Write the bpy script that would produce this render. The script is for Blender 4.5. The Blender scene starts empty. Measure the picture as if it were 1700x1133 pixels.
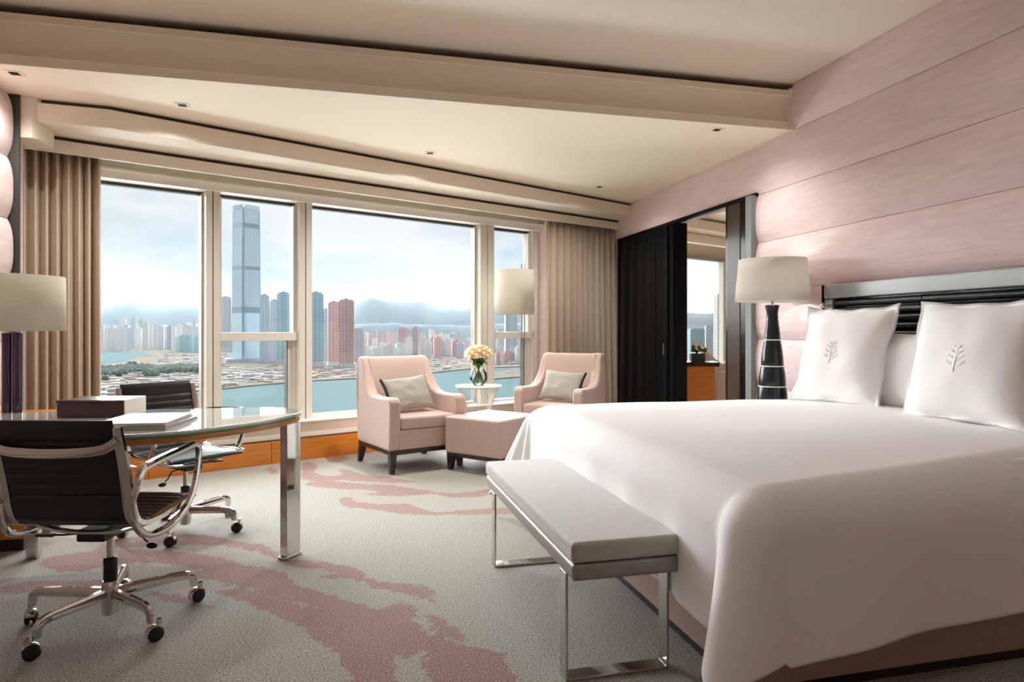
import bpy, math, random
import numpy as np
from mathutils import Vector, Matrix, noise as mnoise
random.seed(7)
PI = math.pi
SC = bpy.context.scene
COL = SC.collection

# ------------------------------------------------------------------ camera, world, sun, exposure
F, CH = 1100.0, 1.2
YAW = math.atan(272.0 / F)
SN, CS = math.sin(YAW), math.cos(YAW)
cam = bpy.data.cameras.new('camera'); camo = bpy.data.objects.new('camera', cam); COL.objects.link(camo)
camo.location = (0, 0, CH); camo.rotation_euler = (PI / 2, 0, -YAW)
cam.sensor_width = 36.0; cam.lens = F / 1700 * 36.0
cam.shift_y = -17.5 / 1700
cam.clip_start = 0.05; cam.clip_end = 60000
SC.camera = camo
SC.view_settings.view_transform = 'Standard'; SC.view_settings.look = 'None'
SC.view_settings.exposure = 0.2; SC.view_settings.gamma = 1.0; SC.view_settings.use_curve_mapping = False
SC.cycles.max_bounces = 14; SC.cycles.diffuse_bounces = 8; SC.cycles.glossy_bounces = 6
SC.cycles.transmission_bounces = 8; SC.cycles.transparent_max_bounces = 16
SC.cycles.sample_clamp_indirect = 8.0
SC.cycles.use_denoising = True

WR = bpy.data.worlds.new('world'); SC.world = WR; WR.use_nodes = True
nt = WR.node_tree; nt.nodes.clear()
wo = nt.nodes.new('ShaderNodeOutputWorld'); bg = nt.nodes.new('ShaderNodeBackground')
tc = nt.nodes.new('ShaderNodeTexCoord'); mp = nt.nodes.new('ShaderNodeMapping')
mp.inputs['Scale'].default_value = (1.0, 1.0, 3.2)
nz = nt.nodes.new('ShaderNodeTexNoise'); nz.inputs['Scale'].default_value = 3.2; nz.inputs['Detail'].default_value = 6
nz.inputs['Roughness'].default_value = 0.55
rp = nt.nodes.new('ShaderNodeValToRGB')
rp.color_ramp.elements[0].position = 0.36; rp.color_ramp.elements[0].color = (0.60, 0.70, 0.78, 1)
rp.color_ramp.elements[1].position = 0.56; rp.color_ramp.elements[1].color = (0.96, 0.94, 0.93, 1)
nt.links.new(tc.outputs['Generated'], mp.inputs['Vector']); nt.links.new(mp.outputs[0], nz.inputs['Vector'])
nt.links.new(nz.outputs['Fac'], rp.inputs[0]); nt.links.new(rp.outputs[0], bg.inputs[0])
nt.links.new(bg.outputs[0], wo.inputs[0])
bg.inputs[1].default_value = 0.70

WA = math.radians(24.5)                      # the window wall runs at this angle to the headboard wall's normal
sun = bpy.data.lights.new('sun', 'SUN'); suno = bpy.data.objects.new('sun', sun); COL.objects.link(suno)
sun.energy = 28.0; sun.angle = math.radians(95); sun.color = (0.90, 0.95, 1.0)
_d = Vector((math.sin(WA) * 0.35, -math.cos(WA), -0.16)).normalized()
suno.rotation_euler = _d.to_track_quat('-Z', 'Y').to_euler()
suno.location = (-4, 12, 8)

def lamp_light(name, kind, loc, power, col=(1.0, .985, .965), radius=.01, spread=150):
    l = bpy.data.lights.new(name, kind); l.energy = power; l.color = col; l.shadow_soft_size = radius
    if kind == 'SPOT': l.spot_size = math.radians(spread); l.spot_blend = 1.0
    o = bpy.data.objects.new(name, l); COL.objects.link(o); o.location = loc; return o
DOWN_W, SHADE_W, REAR_FILL_W = 100.0, 6.0, 9.0
for _p in ((.2, .6), (1.8, .6), (.2, 2.9), (2.6, 2.6), (-1.5, 1.0)):      # unseen fill spots added under the upper ceiling to brighten the foreground
    lamp_light('ceiling_fill', 'SPOT', (_p[0], _p[1], 3.12), REAR_FILL_W)

# ------------------------------------------------------------------ helpers
def ray(px, py):
    a = (px - 850) / F
    return Vector((a * CS + SN, -a * SN + CS, (549 - py) / F))
def atz(px, py, z):
    r = ray(px, py); t = (z - CH) / r.z
    return Vector((t * r.x, t * r.y, z))
def atd(px, py, D):
    r = ray(px, py); return Vector((r.x * D, r.y * D, CH + r.z * D))
P0 = Vector((-2.28, 5.34, 0)); WU = Vector((math.cos(WA), math.sin(WA), 0)); WN = Vector((-math.sin(WA), math.cos(WA), 0))
def wp(s, k, z=0.0):
    return P0 + WU * s + WN * k + Vector((0, 0, z))

class M:
    def __init__(s): s.v = []; s.f = []
    def add(s, vs, fs):
        b = len(s.v); s.v += [tuple(v) for v in vs]; s.f += [tuple(i + b for i in f) for f in fs]; return s
    def box(s, x0, x1, y0, y1, z0, z1, mat=None):
        vs = [(x, y, z) for z in (z0, z1) for x, y in ((x0, y0), (x1, y0), (x1, y1), (x0, y1))]
        if mat is not None: vs = [mat @ Vector(v) for v in vs]
        return s.add(vs, [(3, 2, 1, 0), (4, 5, 6, 7), (0, 1, 5, 4), (1, 2, 6, 5), (2, 3, 7, 6), (3, 0, 4, 7)])
    def wbox(s, s0, s1, k0, k1, z0, z1):                      # box in window-wall coordinates
        vs = [wp(a, b, z) for z in (z0, z1) for a, b in ((s0, k0), (s1, k0), (s1, k1), (s0, k1))]
        return s.add(vs, [(3, 2, 1, 0), (4, 5, 6, 7), (0, 1, 5, 4), (1, 2, 6, 5), (2, 3, 7, 6), (3, 0, 4, 7)])
    def taper(s, c0, h0, c1, h1):                             # frustum between two rectangles (centre, half sizes)
        vs = []
        for c, h in ((c0, h0), (c1, h1)):
            for a, b in ((-1, -1), (1, -1), (1, 1), (-1, 1)): vs.append((c[0] + a * h[0], c[1] + b * h[1], c[2]))
        return s.add(vs, [(3, 2, 1, 0), (4, 5, 6, 7), (0, 1, 5, 4), (1, 2, 6, 5), (2, 3, 7, 6), (3, 0, 4, 7)])
    def prism(s, poly, z0, z1):
        n = len(poly); vs = [(p[0], p[1], z0) for p in poly] + [(p[0], p[1], z1) for p in poly]
        return s.add(vs, [tuple(range(n))[::-1], tuple(range(n, 2 * n))] + [(i, (i + 1) % n, n + (i + 1) % n, n + i) for i in range(n)])
    def extr(s, poly, a, b, fn):                              # extrude a 2-D profile from a to b, fn(p, t) -> 3-D
        n = len(poly); vs = [fn(p, a) for p in poly] + [fn(p, b) for p in poly]
        return s.add(vs, [tuple(range(n))[::-1], tuple(range(n, 2 * n))] + [(i, (i + 1) % n, n + (i + 1) % n, n + i) for i in range(n)])
    def sweep(s, path, prof, up=(0, 0, 1), closed=False, caps=True, scales=None):
        path = [Vector(p) for p in path]; n = len(path); m = len(prof); vs = []; up = Vector(up)
        for i, p in enumerate(path):
            a = path[(i - 1) % n] if (closed or i > 0) else p; b = path[(i + 1) % n] if (closed or i < n - 1) else p
            t = (b - a).normalized(); r = t.cross(up)
            if r.length < 1e-4: r = t.cross(Vector((0, 1, 0)))
            r.normalize(); u = r.cross(t).normalized(); k = scales[i] if scales else 1.0
            vs += [p + r * (q[0] * k) + u * (q[1] * k) for q in prof]
        fs = [(i * m + j, i * m + (j + 1) % m, ((i + 1) % n) * m + (j + 1) % m, ((i + 1) % n) * m + j) for i in range(n if closed else n - 1) for j in range(m)]
        if caps and not closed: fs += [tuple(range(m))[::-1], tuple((n - 1) * m + j for j in range(m))]
        return s.add(vs, fs)
    def tube(s, path, r, k=10, **kw):
        return s.sweep(path, [(r * math.cos(2 * PI * j / k), r * math.sin(2 * PI * j / k)) for j in range(k)], **kw)
    def lathe(s, prof, c=(0, 0, 0), k=32, axis='z', cap=True):
        vs = []; n = len(prof)
        for r, z in prof:
            for j in range(k):
                a = 2 * PI * j / k
                q = (r * math.cos(a), r * math.sin(a), z) if axis == 'z' else ((z, r * math.cos(a), r * math.sin(a)) if axis == 'x' else (r * math.sin(a), z, r * math.cos(a)))
                vs.append((q[0] + c[0], q[1] + c[1], q[2] + c[2]))
        fs = [(i * k + j, i * k + (j + 1) % k, (i + 1) * k + (j + 1) % k, (i + 1) * k + j) for i in range(n - 1) for j in range(k)]
        if cap: fs += [tuple(range(k))[::-1], tuple((n - 1) * k + j for j in range(k))]
        return s.add(vs, fs)
    def grid(s, fn, nu, nv):
        vs = [fn(i / (nu - 1), j / (nv - 1)) for j in range(nv) for i in range(nu)]
        return s.add(vs, [(j * nu + i, j * nu + i + 1, (j + 1) * nu + i + 1, (j + 1) * nu + i) for j in range(nv - 1) for i in range(nu - 1)])
    def ball(s, c, r, n=10, sc=(1, 1, 1)):
        pr = [(max(1e-4, math.sin(PI * i / n)) , -math.cos(PI * i / n)) for i in range(n + 1)]
        b = len(s.v); s.lathe(pr, k=max(8, n + 2))
        for i in range(b, len(s.v)):
            v = s.v[i]; s.v[i] = (c[0] + v[0] * r * sc[0], c[1] + v[1] * r * sc[1], c[2] + v[2] * r * sc[2])
        return s
    def build(s, name, mat, parent=None, smooth=False, bevel=0, seg=2, solid=0, sub=0, angle=35):
        me = bpy.data.meshes.new(name); me.from_pydata(s.v, [], s.f); me.validate(); me.update()
        import bmesh
        bm = bmesh.new(); bm.from_mesh(me); bmesh.ops.recalc_face_normals(bm, faces=bm.faces); bm.to_mesh(me); bm.free()
        o = bpy.data.objects.new(name, me); COL.objects.link(o)
        if isinstance(mat, str): mat = MT[mat]
        me.materials.append(mat)
        if parent is not None: o.parent = parent
        if smooth or bevel:
            me.shade_smooth()
            if angle < 180 and not bevel: me.set_sharp_from_angle(angle=math.radians(angle))
        if solid:
            m = o.modifiers.new('solid', 'SOLIDIFY'); m.thickness = solid; m.offset = 0
        if bevel:
            m = o.modifiers.new('bevel', 'BEVEL'); m.width = bevel; m.segments = seg; m.limit_method = 'ANGLE'; m.angle_limit = math.radians(40)
            m.harden_normals = False
            w = o.modifiers.new('wn', 'WEIGHTED_NORMAL'); w.keep_sharp = True
        if sub:
            m = o.modifiers.new('sub', 'SUBSURF'); m.levels = sub; m.render_levels = sub
        return o

def thing(name, label, cat, loc=(0, 0, 0), rz=0, group=None):
    o = bpy.data.objects.new(name, None); COL.objects.link(o); o.location = loc; o.rotation_euler = (0, 0, rz)
    o.empty_display_size = 0.1
    return tag(o, label, cat, group)
def tag(o, label, cat, group=None, kind=None):
    o['label'] = label; o['category'] = cat
    if group: o['group'] = group
    if kind: o['kind'] = kind
    return o
def struct(o, label=None):
    o['kind'] = 'structure'
    if label: o['label'] = label
    return o
def dup(o, parent=None):
    c = o.copy(); COL.objects.link(c)
    if parent is not None: c.parent = parent
    for ch in list(o.children): dup(ch, c)
    return c
def cat_spline(pts, n=8):
    pts = [Vector(p) for p in pts]; out = []
    for i in range(len(pts) - 1):
        p0 = pts[max(i - 1, 0)]; p1 = pts[i]; p2 = pts[i + 1]; p3 = pts[min(i + 2, len(pts) - 1)]
        for j in range(n):
            t = j / n
            out.append(0.5 * ((2 * p1) + (p2 - p0) * t + (2 * p0 - 5 * p1 + 4 * p2 - p3) * t * t + (3 * p1 - p0 - 3 * p2 + p3) * t ** 3))
    out.append(pts[-1]); return out

# ------------------------------------------------------------------ materials
MT = {}
def srgb(r, g, b):
    f = lambda c: (c / 255 / 12.92) if c / 255 <= 0.04045 else ((c / 255 + 0.055) / 1.055) ** 2.4
    return (f(r), f(g), f(b), 1)
def mat(name, col, rough=0.5, metal=0.0, spec=0.5, nscale=0, namt=0.0, bump=0.0, bscale=0, stretch=(1, 1, 1), coat=0, sheen=0, col2=None, trans=0):
    m = bpy.data.materials.new(name); m.use_nodes = True; n = m.node_tree; b = n.nodes['Principled BSDF']
    b.inputs['Base Color'].default_value = col; b.inputs['Roughness'].default_value = rough; b.inputs['Metallic'].default_value = metal
    b.inputs['Specular IOR Level'].default_value = spec
    if coat: b.inputs['Coat Weight'].default_value = coat; b.inputs['Coat Roughness'].default_value = 0.03
    if sheen: b.inputs['Sheen Weight'].default_value = sheen
    if nscale or bscale:
        t = n.nodes.new('ShaderNodeTexCoord'); mpn = n.nodes.new('ShaderNodeMapping'); mpn.inputs['Scale'].default_value = stretch
        n.links.new(t.outputs['Object'], mpn.inputs[0])
    if nscale:
        x = n.nodes.new('ShaderNodeTexNoise'); x.inputs['Scale'].default_value = nscale; x.inputs['Detail'].default_value = 5
        n.links.new(mpn.outputs[0], x.inputs['Vector'])
        r = n.nodes.new('ShaderNodeValToRGB'); r.color_ramp.elements[0].position = 0.3; r.color_ramp.elements[1].position = 0.7
        c2 = col2 or tuple(c * (1 - namt) for c in col[:3]) + (1,)
        r.color_ramp.elements[0].color = c2; r.color_ramp.elements[1].color = col if col2 else tuple(min(1, c * (1 + namt * .5)) for c in col[:3]) + (1,)
        n.links.new(x.outputs['Fac'], r.inputs[0]); n.links.new(r.outputs[0], b.inputs['Base Color'])
    if bscale:
        x = n.nodes.new('ShaderNodeTexNoise'); x.inputs['Scale'].default_value = bscale; x.inputs['Detail'].default_value = 4
        n.links.new(mpn.outputs[0], x.inputs['Vector'])
        bp = n.nodes.new('ShaderNodeBump'); bp.inputs['Strength'].default_value = bump; bp.inputs['Distance'].default_value = 0.004
        n.links.new(x.outputs['Fac'], bp.inputs['Height']); n.links.new(bp.outputs[0], b.inputs['Normal'])
    MT[name] = m; return m
mat('cream_paint_lit', srgb(240, 228, 208), 0.75, spec=.25)  # cream paint lightened to stand in for window light on the lower ceiling
mat('cream_paint', srgb(230, 219, 202), 0.75, spec=.25)
mat('white_paint', srgb(240, 234, 222), 0.5)
mat('slot_black', srgb(22, 19, 18), 0.7, spec=.2)
mat('slot_brown', srgb(70, 62, 56), 0.7, spec=.2)
mat('silk_pink', srgb(228, 206, 204), 0.62, spec=.35, nscale=9, namt=.10, bump=.25, bscale=60, stretch=(1, .5, 6))
mat('frame_white', srgb(212, 206, 194), 0.4, spec=.25, metal=.0, nscale=0)
mat('frame_grey', srgb(168, 160, 146), 0.35, metal=.4)
mat('gasket', srgb(58, 56, 52), 0.6)
mat('orange_wood', srgb(203, 122, 36), 0.3, nscale=5, namt=.22, stretch=(1, 1, 9), coat=.3)
mat('desk_wood', srgb(196, 130, 66), 0.3, nscale=9, namt=.3, stretch=(1, 1, 10), coat=.3)
mat('dark_wood', srgb(40, 28, 26), 0.25, coat=.3, nscale=14, namt=.3, stretch=(1, 1, 8))
mat('black_lacquer', srgb(17, 19, 20), 0.14, spec=.12)
mat('brown_lacquer', srgb(74, 62, 52), 0.2, spec=.10)
mat('chrome', srgb(206, 203, 198), 0.05, metal=1)
mat('satin_metal', srgb(170, 170, 166), 0.22, metal=1)
mat('brushed_frame', srgb(150, 145, 136), 0.5, metal=.5)
mat('wire_steel', srgb(205, 203, 198), 0.45, metal=.5)
mat('grey_lacquer', srgb(150, 152, 150), 0.2, spec=.3)
mat('edge_grey', srgb(128, 130, 128), 0.35, spec=.2)
mat('black_leather', srgb(24, 24, 25), 0.36, bump=.3, bscale=220)
mat('black_plastic', srgb(18, 18, 18), 0.45)
mat('rose_fabric', srgb(200, 174, 163), 0.8, spec=.2, sheen=.35, nscale=120, namt=.08, bump=.25, bscale=300)
mat('cushion_fabric', srgb(176, 172, 160), 0.85, spec=.15, nscale=90, namt=.22, bump=.4, bscale=260, stretch=(1, 1, 3))
mat('cushion_stripe', srgb(46, 44, 46), 0.8)
mat('bench_velvet', srgb(172, 167, 156), 0.7, sheen=.6, nscale=24, namt=.10, bump=.3, bscale=240)
mat('linen', srgb(243, 241, 240), 0.75, spec=.2, sheen=.15, bump=.10, bscale=7)
mat('linen_pillow', srgb(247, 246, 245), 0.75, spec=.2, sheen=.15, bump=.25, bscale=14)
mat('thread', srgb(255, 255, 253), 0.3, spec=.7)
mat('bed_base', srgb(176, 150, 138), 0.75, spec=.2, nscale=60, namt=.1)
mat('curtain', srgb(200, 183, 162), 0.62, spec=.3, nscale=60, namt=.07, stretch=(1, 1, .05))
mat('drum_shade', srgb(222, 212, 188), 0.8, spec=.15, nscale=160, namt=.06, stretch=(1, 1, .2))
mat('drum_shade_linen', srgb(214, 204, 184), 0.8, spec=.15, nscale=200, namt=.10)
mat('lamp_ceramic', srgb(40, 41, 44), 0.14, spec=.3)
mat('purple_glass', srgb(58, 20, 66), 0.08, coat=.8)
mat('book_white', srgb(176, 170, 163), 0.45, nscale=6, namt=.05)
mat('paper', srgb(236, 230, 218), 0.7)
mat('box_brown', srgb(72, 40, 44), 0.25, coat=.3)
mat('marble', srgb(240, 238, 234), 0.15, nscale=5, namt=.08)
mat('stem', srgb(74, 106, 52), 0.55, nscale=30, namt=.3)
mat('leaf', srgb(58, 92, 46), 0.5, nscale=30, namt=.3)
mat('rose_cream', srgb(250, 244, 214), 0.6, nscale=30, namt=.10)
mat('rose_peach', srgb(248, 224, 190), 0.6, nscale=30, namt=.12)
mat('rose_green', srgb(232, 234, 180), 0.6, nscale=30, namt=.12)
mat('plinth', srgb(38, 30, 27), 0.5)
mat('sofa', srgb(214, 200, 180), 0.85)
mat('planter', srgb(30, 58, 44), 0.2)

def shademat(name, col):
    m = bpy.data.materials.new(name); m.use_nodes = True; n = m.node_tree; n.nodes.clear()
    o = n.nodes.new('ShaderNodeOutputMaterial'); mx = n.nodes.new('ShaderNodeMixShader'); d = n.nodes.new('ShaderNodeBsdfDiffuse'); t = n.nodes.new('ShaderNodeBsdfTranslucent')
    tc = n.nodes.new('ShaderNodeTexCoord'); mp = n.nodes.new('ShaderNodeMapping'); mp.inputs['Scale'].default_value = (1, 1, .15)
    x = n.nodes.new('ShaderNodeTexNoise'); x.inputs['Scale'].default_value = 180
    r = n.nodes.new('ShaderNodeValToRGB'); r.color_ramp.elements[0].color = tuple(c * .92 for c in col[:3]) + (1,); r.color_ramp.elements[1].color = col
    n.links.new(tc.outputs['Object'], mp.inputs[0]); n.links.new(mp.outputs[0], x.inputs['Vector']); n.links.new(x.outputs['Fac'], r.inputs[0])
    for q in (d, t): n.links.new(r.outputs[0], q.inputs[0])
    mx.inputs[0].default_value = .4; n.links.new(d.outputs[0], mx.inputs[1]); n.links.new(t.outputs[0], mx.inputs[2]); n.links.new(mx.outputs[0], o.inputs[0]); MT[name] = m
shademat('drum_shade', srgb(232, 226, 212)); shademat('drum_shade_linen', srgb(230, 226, 218))
def glassmat(name, tint, amount, rough=0.0, ior=1.45):
    m = bpy.data.materials.new(name); m.use_nodes = True; n = m.node_tree; n.nodes.clear()
    o = n.nodes.new('ShaderNodeOutputMaterial'); mx = n.nodes.new('ShaderNodeMixShader'); t = n.nodes.new('ShaderNodeBsdfTransparent')
    g = n.nodes.new('ShaderNodeBsdfGlossy'); g.inputs['Roughness'].default_value = rough; fr = n.nodes.new('ShaderNodeLayerWeight'); fr.inputs['Blend'].default_value = 1 - 1 / ior
    t.inputs[0].default_value = tint
    mu = n.nodes.new('ShaderNodeMath'); mu.operation = 'MULTIPLY'; mu.inputs[1].default_value = amount
    n.links.new(fr.outputs[0], mu.inputs[0]); n.links.new(mu.outputs[0], mx.inputs[0]); n.links.new(t.outputs[0], mx.inputs[1]); n.links.new(g.outputs[0], mx.inputs[2])
    n.links.new(mx.outputs[0], o.inputs[0]); MT[name] = m
glassmat('window_glass', (.985, .995, .99, 1), 0.5)
glassmat('vase_glass', (.96, .985, .97, 1), 1.0, ior=1.35)
def deskglass():
    m = mat('desk_glass', srgb(226, 230, 224), 0.02, coat=1.0, spec=1.0)
deskglass()
mat('glass_edge', srgb(92, 170, 148), 0.08, spec=.8)

def floor_mat():
    m = bpy.data.materials.new('carpet'); m.use_nodes = True; n = m.node_tree; b = n.nodes['Principled BSDF']
    b.inputs['Roughness'].default_value = 0.95; b.inputs['Specular IOR Level'].default_value = 0.1; b.inputs['Sheen Weight'].default_value = .15
    at = n.nodes.new('ShaderNodeAttribute'); at.attribute_name = 'pattern'
    t = n.nodes.new('ShaderNodeTexCoord')
    def noise(sc, det=3):
        x = n.nodes.new('ShaderNodeTexNoise'); x.inputs['Scale'].default_value = sc; x.inputs['Detail'].default_value = det
        n.links.new(t.outputs['Object'], x.inputs['Vector']); return x.outputs['Fac']
    def math_(op, a, b_):
        x = n.nodes.new('ShaderNodeMath'); x.operation = op
        for i, q in enumerate((a, b_)):
            if isinstance(q, (int, float)): x.inputs[i].default_value = q
            else: n.links.new(q, x.inputs[i])
        return x.outputs[0]
    def ramp(f, p0, c0, p1, c1):
        r = n.nodes.new('ShaderNodeValToRGB'); r.color_ramp.elements[0].position = p0; r.color_ramp.elements[1].position = p1
        r.color_ramp.elements[0].color = c0; r.color_ramp.elements[1].color = c1; n.links.new(f, r.inputs[0]); return r.outputs[0]
    e = math_('ADD', at.outputs['Fac'], math_('MULTIPLY', math_('SUBTRACT', noise(22, 6), 0.5), 1.3))
    e = math_('ADD', e, math_('MULTIPLY', math_('SUBTRACT', noise(110, 2), 0.5), 0.6))
    w = (1, 1, 1, 1); k = (0, 0, 0, 1)
    msk = ramp(e, 0.44, k, 0.56, w)
    sp = noise(150, 3)
    c_base = ramp(sp, 0.36, srgb(112, 109, 98), 0.62, srgb(186, 183, 172))
    c_pink = ramp(sp, 0.36, srgb(104, 80, 74), 0.62, srgb(176, 146, 138))
    def mixc(f, a, b_):
        x = n.nodes.new('ShaderNodeMix'); x.data_type = 'RGBA'
        if isinstance(f, float): x.inputs['Factor'].default_value = f
        else: n.links.new(f, x.inputs['Factor'])
        n.links.new(a, x.inputs['A']); n.links.new(b_, x.inputs['B']); return x.outputs['Result']
    n.links.new(mixc(msk, c_base, c_pink), b.inputs['Base Color'])
    bp = n.nodes.new('ShaderNodeBump'); bp.inputs['Strength'].default_value = .55; bp.inputs['Distance'].default_value = .006
    n.links.new(sp, bp.inputs['Height']); n.links.new(bp.outputs[0], b.inputs['Normal'])
    MT['carpet'] = m
floor_mat()

def facade(name, wall, win, sx, sz, rough=.5, dark=.34):
    """far facades: floors and bays too small to pick apart, as a pattern in the tower's own coordinates"""
    m = bpy.data.materials.new(name); m.use_nodes = True; n = m.node_tree; b = n.nodes['Principled BSDF']
    b.inputs['Roughness'].default_value = rough
    t = n.nodes.new('ShaderNodeTexCoord'); sep = n.nodes.new('ShaderNodeSeparateXYZ'); n.links.new(t.outputs['Object'], sep.inputs[0])
    def mm(op, a, b_=None):
        x = n.nodes.new('ShaderNodeMath'); x.operation = op
        for i, q in enumerate((a, b_)):
            if q is None: continue
            if isinstance(q, (int, float)): x.inputs[i].default_value = q
            else: n.links.new(q, x.inputs[i])
        return x.outputs[0]
    xy = mm('ADD', sep.outputs[0], mm('MULTIPLY', sep.outputs[1], 0.97))
    fx = mm('GREATER_THAN', mm('FRACT', mm('DIVIDE', xy, sx)), 0.45)
    fz = mm('GREATER_THAN', mm('FRACT', mm('DIVIDE', sep.outputs[2], sz)), 0.4)
    f = mm('MULTIPLY', mm('ADD', mm('MULTIPLY', fx, .55), mm('MULTIPLY', fz, .45)), dark * 2)
    x = n.nodes.new('ShaderNodeMix'); x.data_type = 'RGBA'; n.links.new(f, x.inputs['Factor'])
    x.inputs['A'].default_value = wall; x.inputs['B'].default_value = win
    oi = n.nodes.new('ShaderNodeObjectInfo'); hv = n.nodes.new('ShaderNodeHueSaturation')
    n.links.new(mm('ADD', mm('MULTIPLY', oi.outputs['Random'], .35), .82), hv.inputs['Value'])
    n.links.new(x.outputs['Result'], hv.inputs['Color']); n.links.new(hv.outputs[0], b.inputs['Base Color'])
    MT[name] = m
facade('facade_white', srgb(222, 216, 210), srgb(150, 156, 165), 9, 7)
facade('facade_pink', srgb(206, 164, 152), srgb(150, 112, 108), 11, 8)
facade('facade_teal', srgb(166, 200, 208), srgb(104, 152, 168), 13, 9, .3)
facade('facade_grey', srgb(186, 190, 196), srgb(132, 144, 158), 10, 8)
facade('facade_glass', srgb(188, 208, 218), srgb(160, 190, 206), 12, 10, .08, .4)
mat('tower_glass', srgb(196, 212, 222), 0.08, metal=.6)
mat('tower_glass_dark', srgb(120, 150, 170), 0.1, metal=.5)
mat('tower_band', srgb(120, 134, 146), .4)
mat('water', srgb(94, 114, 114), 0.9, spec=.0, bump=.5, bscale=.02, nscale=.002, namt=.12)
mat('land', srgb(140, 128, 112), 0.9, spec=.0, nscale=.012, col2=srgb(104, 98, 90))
mat('scrub', srgb(44, 66, 42), 0.9, nscale=.06, namt=.4)
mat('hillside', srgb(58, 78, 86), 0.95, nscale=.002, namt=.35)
for _n, _c in (('low_white', (176, 170, 166)), ('low_red', (150, 112, 104)), ('low_blue', (120, 134, 146)), ('low_sand', (160, 144, 122))): mat(_n, srgb(*_c), .8, spec=.1)

# ------------------------------------------------------------------ floor with its woven pattern
PX_PINK = [   # outlines of the rose coloured streaks, read off the carpet as seen from the camera
 [(0,972),(60,965),(120,965),(175,962),(180,975),(130,985),(60,986),(0,985)],
 [(60,940),(80,925),(130,918),(180,914),(235,912),(300,917),(350,923),(380,928),(400,940),(430,941),(470,949),(480,962),(490,972),(520,979),(560,992),(600,1006),(640,1015),(662,1022),(650,1010),(645,1000),(680,1000),(690,1012),(730,1026),(755,1042),(780,1062),(760,1068),(772,1074),(800,1078),(830,1082),(845,1098),(858,1133),(858,1150),(560,1150),(590,1128),(572,1108),(570,1085),(535,1070),(515,1055),(490,1036),(470,1028),(440,1015),(415,1004),(400,996),(372,990),(348,982),(345,976),(392,980),(420,985),(460,996),(500,1008),(545,1016),(530,1005),(480,995),(430,984),(410,974),(370,968),(340,962),(305,956),(305,951),(350,954),(330,946),(290,938),(235,934),(190,938),(155,944),(150,950),(100,950)],
 [(180,900),(240,890),(310,888),(350,890),(380,896),(410,902),(440,905),(458,916),(485,930),(540,934),(590,942),(605,952),(620,966),(645,968),(690,970),(715,978),(722,990),(734,1004),(720,1002),(700,992),(660,982),(625,980),(600,966),(560,962),(515,960),(545,953),(570,956),(545,946),(500,944),(480,940),(460,930),(430,918),(400,911),(370,906),(330,906),(270,905),(220,908),(165,914),(160,908)],
 [(190,985),(240,982),(300,988),(320,995),(360,1008),(380,1018),(350,1012),(310,1004),(270,998),(240,990)],
 [(500,770),(515,765),(528,775),(520,785),(545,792),(570,788),(558,778),(580,780),(600,788),(640,792),(695,800),(690,802),(640,802),(560,797),(545,799),(600,804),(650,806),(700,814),(730,819),(780,818),(830,808),(832,818),(790,826),(750,827),(720,820),(680,824),(630,824),(590,820),(640,818),(600,813),(560,812),(520,808),(500,803),(530,800),(500,795)],
 [(560,828),(580,824),(590,834),(640,838),(680,836),(700,846),(730,851),(770,848),(830,843),(860,846),(860,854),(800,855),(740,855),(700,856),(660,853),(600,844),(570,842)],
 [(835,866),(865,858),(870,860),(845,868)],
 [(440,778),(450,776),(462,782),(455,790),(448,787)],
 [(540,760),(565,755),(580,762),(560,770),(545,768)],
]
PX_CREAM = [
 [(650,1075),(660,1073),(668,1090),(690,1096),(700,1078),(712,1072),(718,1082),(712,1092),(696,1102),(708,1115),(715,1133),(715,1150),(650,1150),(660,1125),(652,1100)],
 [(680,1020),(697,1016),(712,1030),(722,1045),(745,1060),(775,1068),(762,1072),(730,1062),(705,1050),(690,1035)],
]
def build_floor():
    dx = 0.02; x0, x1, y0, y1 = -2.25, 3.5, -2.6, 8.3
    nx = int((x1 - x0) / dx) + 1; ny = int((y1 - y0) / dx) + 1
    xs = x0 + np.arange(nx) * dx; ys = y0 + np.arange(ny) * dx
    X, Y = np.meshgrid(xs, ys)
    def inside(poly):
        c = np.zeros(X.shape, bool); n = len(poly)
        for i in range(n):
            ax, ay = poly[i]; bx, by = poly[(i + 1) % n]
            cond = ((ay > Y) != (by > Y))
            xi = (bx - ax) * (Y - ay) / ((by - ay) if by != ay else 1e-9) + ax
            c ^= cond & (X < xi)
        return c
    mask = np.zeros(X.shape)
    for P in PX_PINK: mask[inside([atz(p[0], p[1], 0)[:2] for p in P])] = 1
    for P in PX_CREAM: mask[inside([atz(p[0], p[1], 0)[:2] for p in P])] = 0
    # beyond the frame the same streaks go on, loosely
    D = X * SN + Y * CS; PYs = 549 + F * CH / np.maximum(D, .05)
    out = PYs > 1150
    fr = np.sin(3.1 * (X * .6 + Y) + 1.7 * np.sin(1.3 * X + .6)) * np.sin(1.1 * X - .7 * Y + .5)
    mask[out & (fr > .35)] = 1
    for _ in range(5):
        mask = (mask + np.roll(mask, 1, 0) + np.roll(mask, -1, 0) + np.roll(mask, 1, 1) + np.roll(mask, -1, 1)) / 5
    verts = np.stack([X.ravel(), Y.ravel(), np.zeros(X.size)], 1)
    idx = np.arange(nx * ny).reshape(ny, nx)
    q = np.stack([idx[:-1, :-1], idx[:-1, 1:], idx[1:, 1:], idx[1:, :-1]], -1).reshape(-1, 4)
    me = bpy.data.meshes.new('floor'); me.from_pydata(verts.tolist(), [], q.tolist()); me.update()
    a = me.attributes.new('pattern', 'FLOAT', 'POINT'); a.data.foreach_set('value', mask.ravel().astype(np.float32))
    me.materials.append(MT['carpet'])
    o = bpy.data.objects.new('floor', me); COL.objects.link(o); struct(o)
build_floor()

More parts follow.
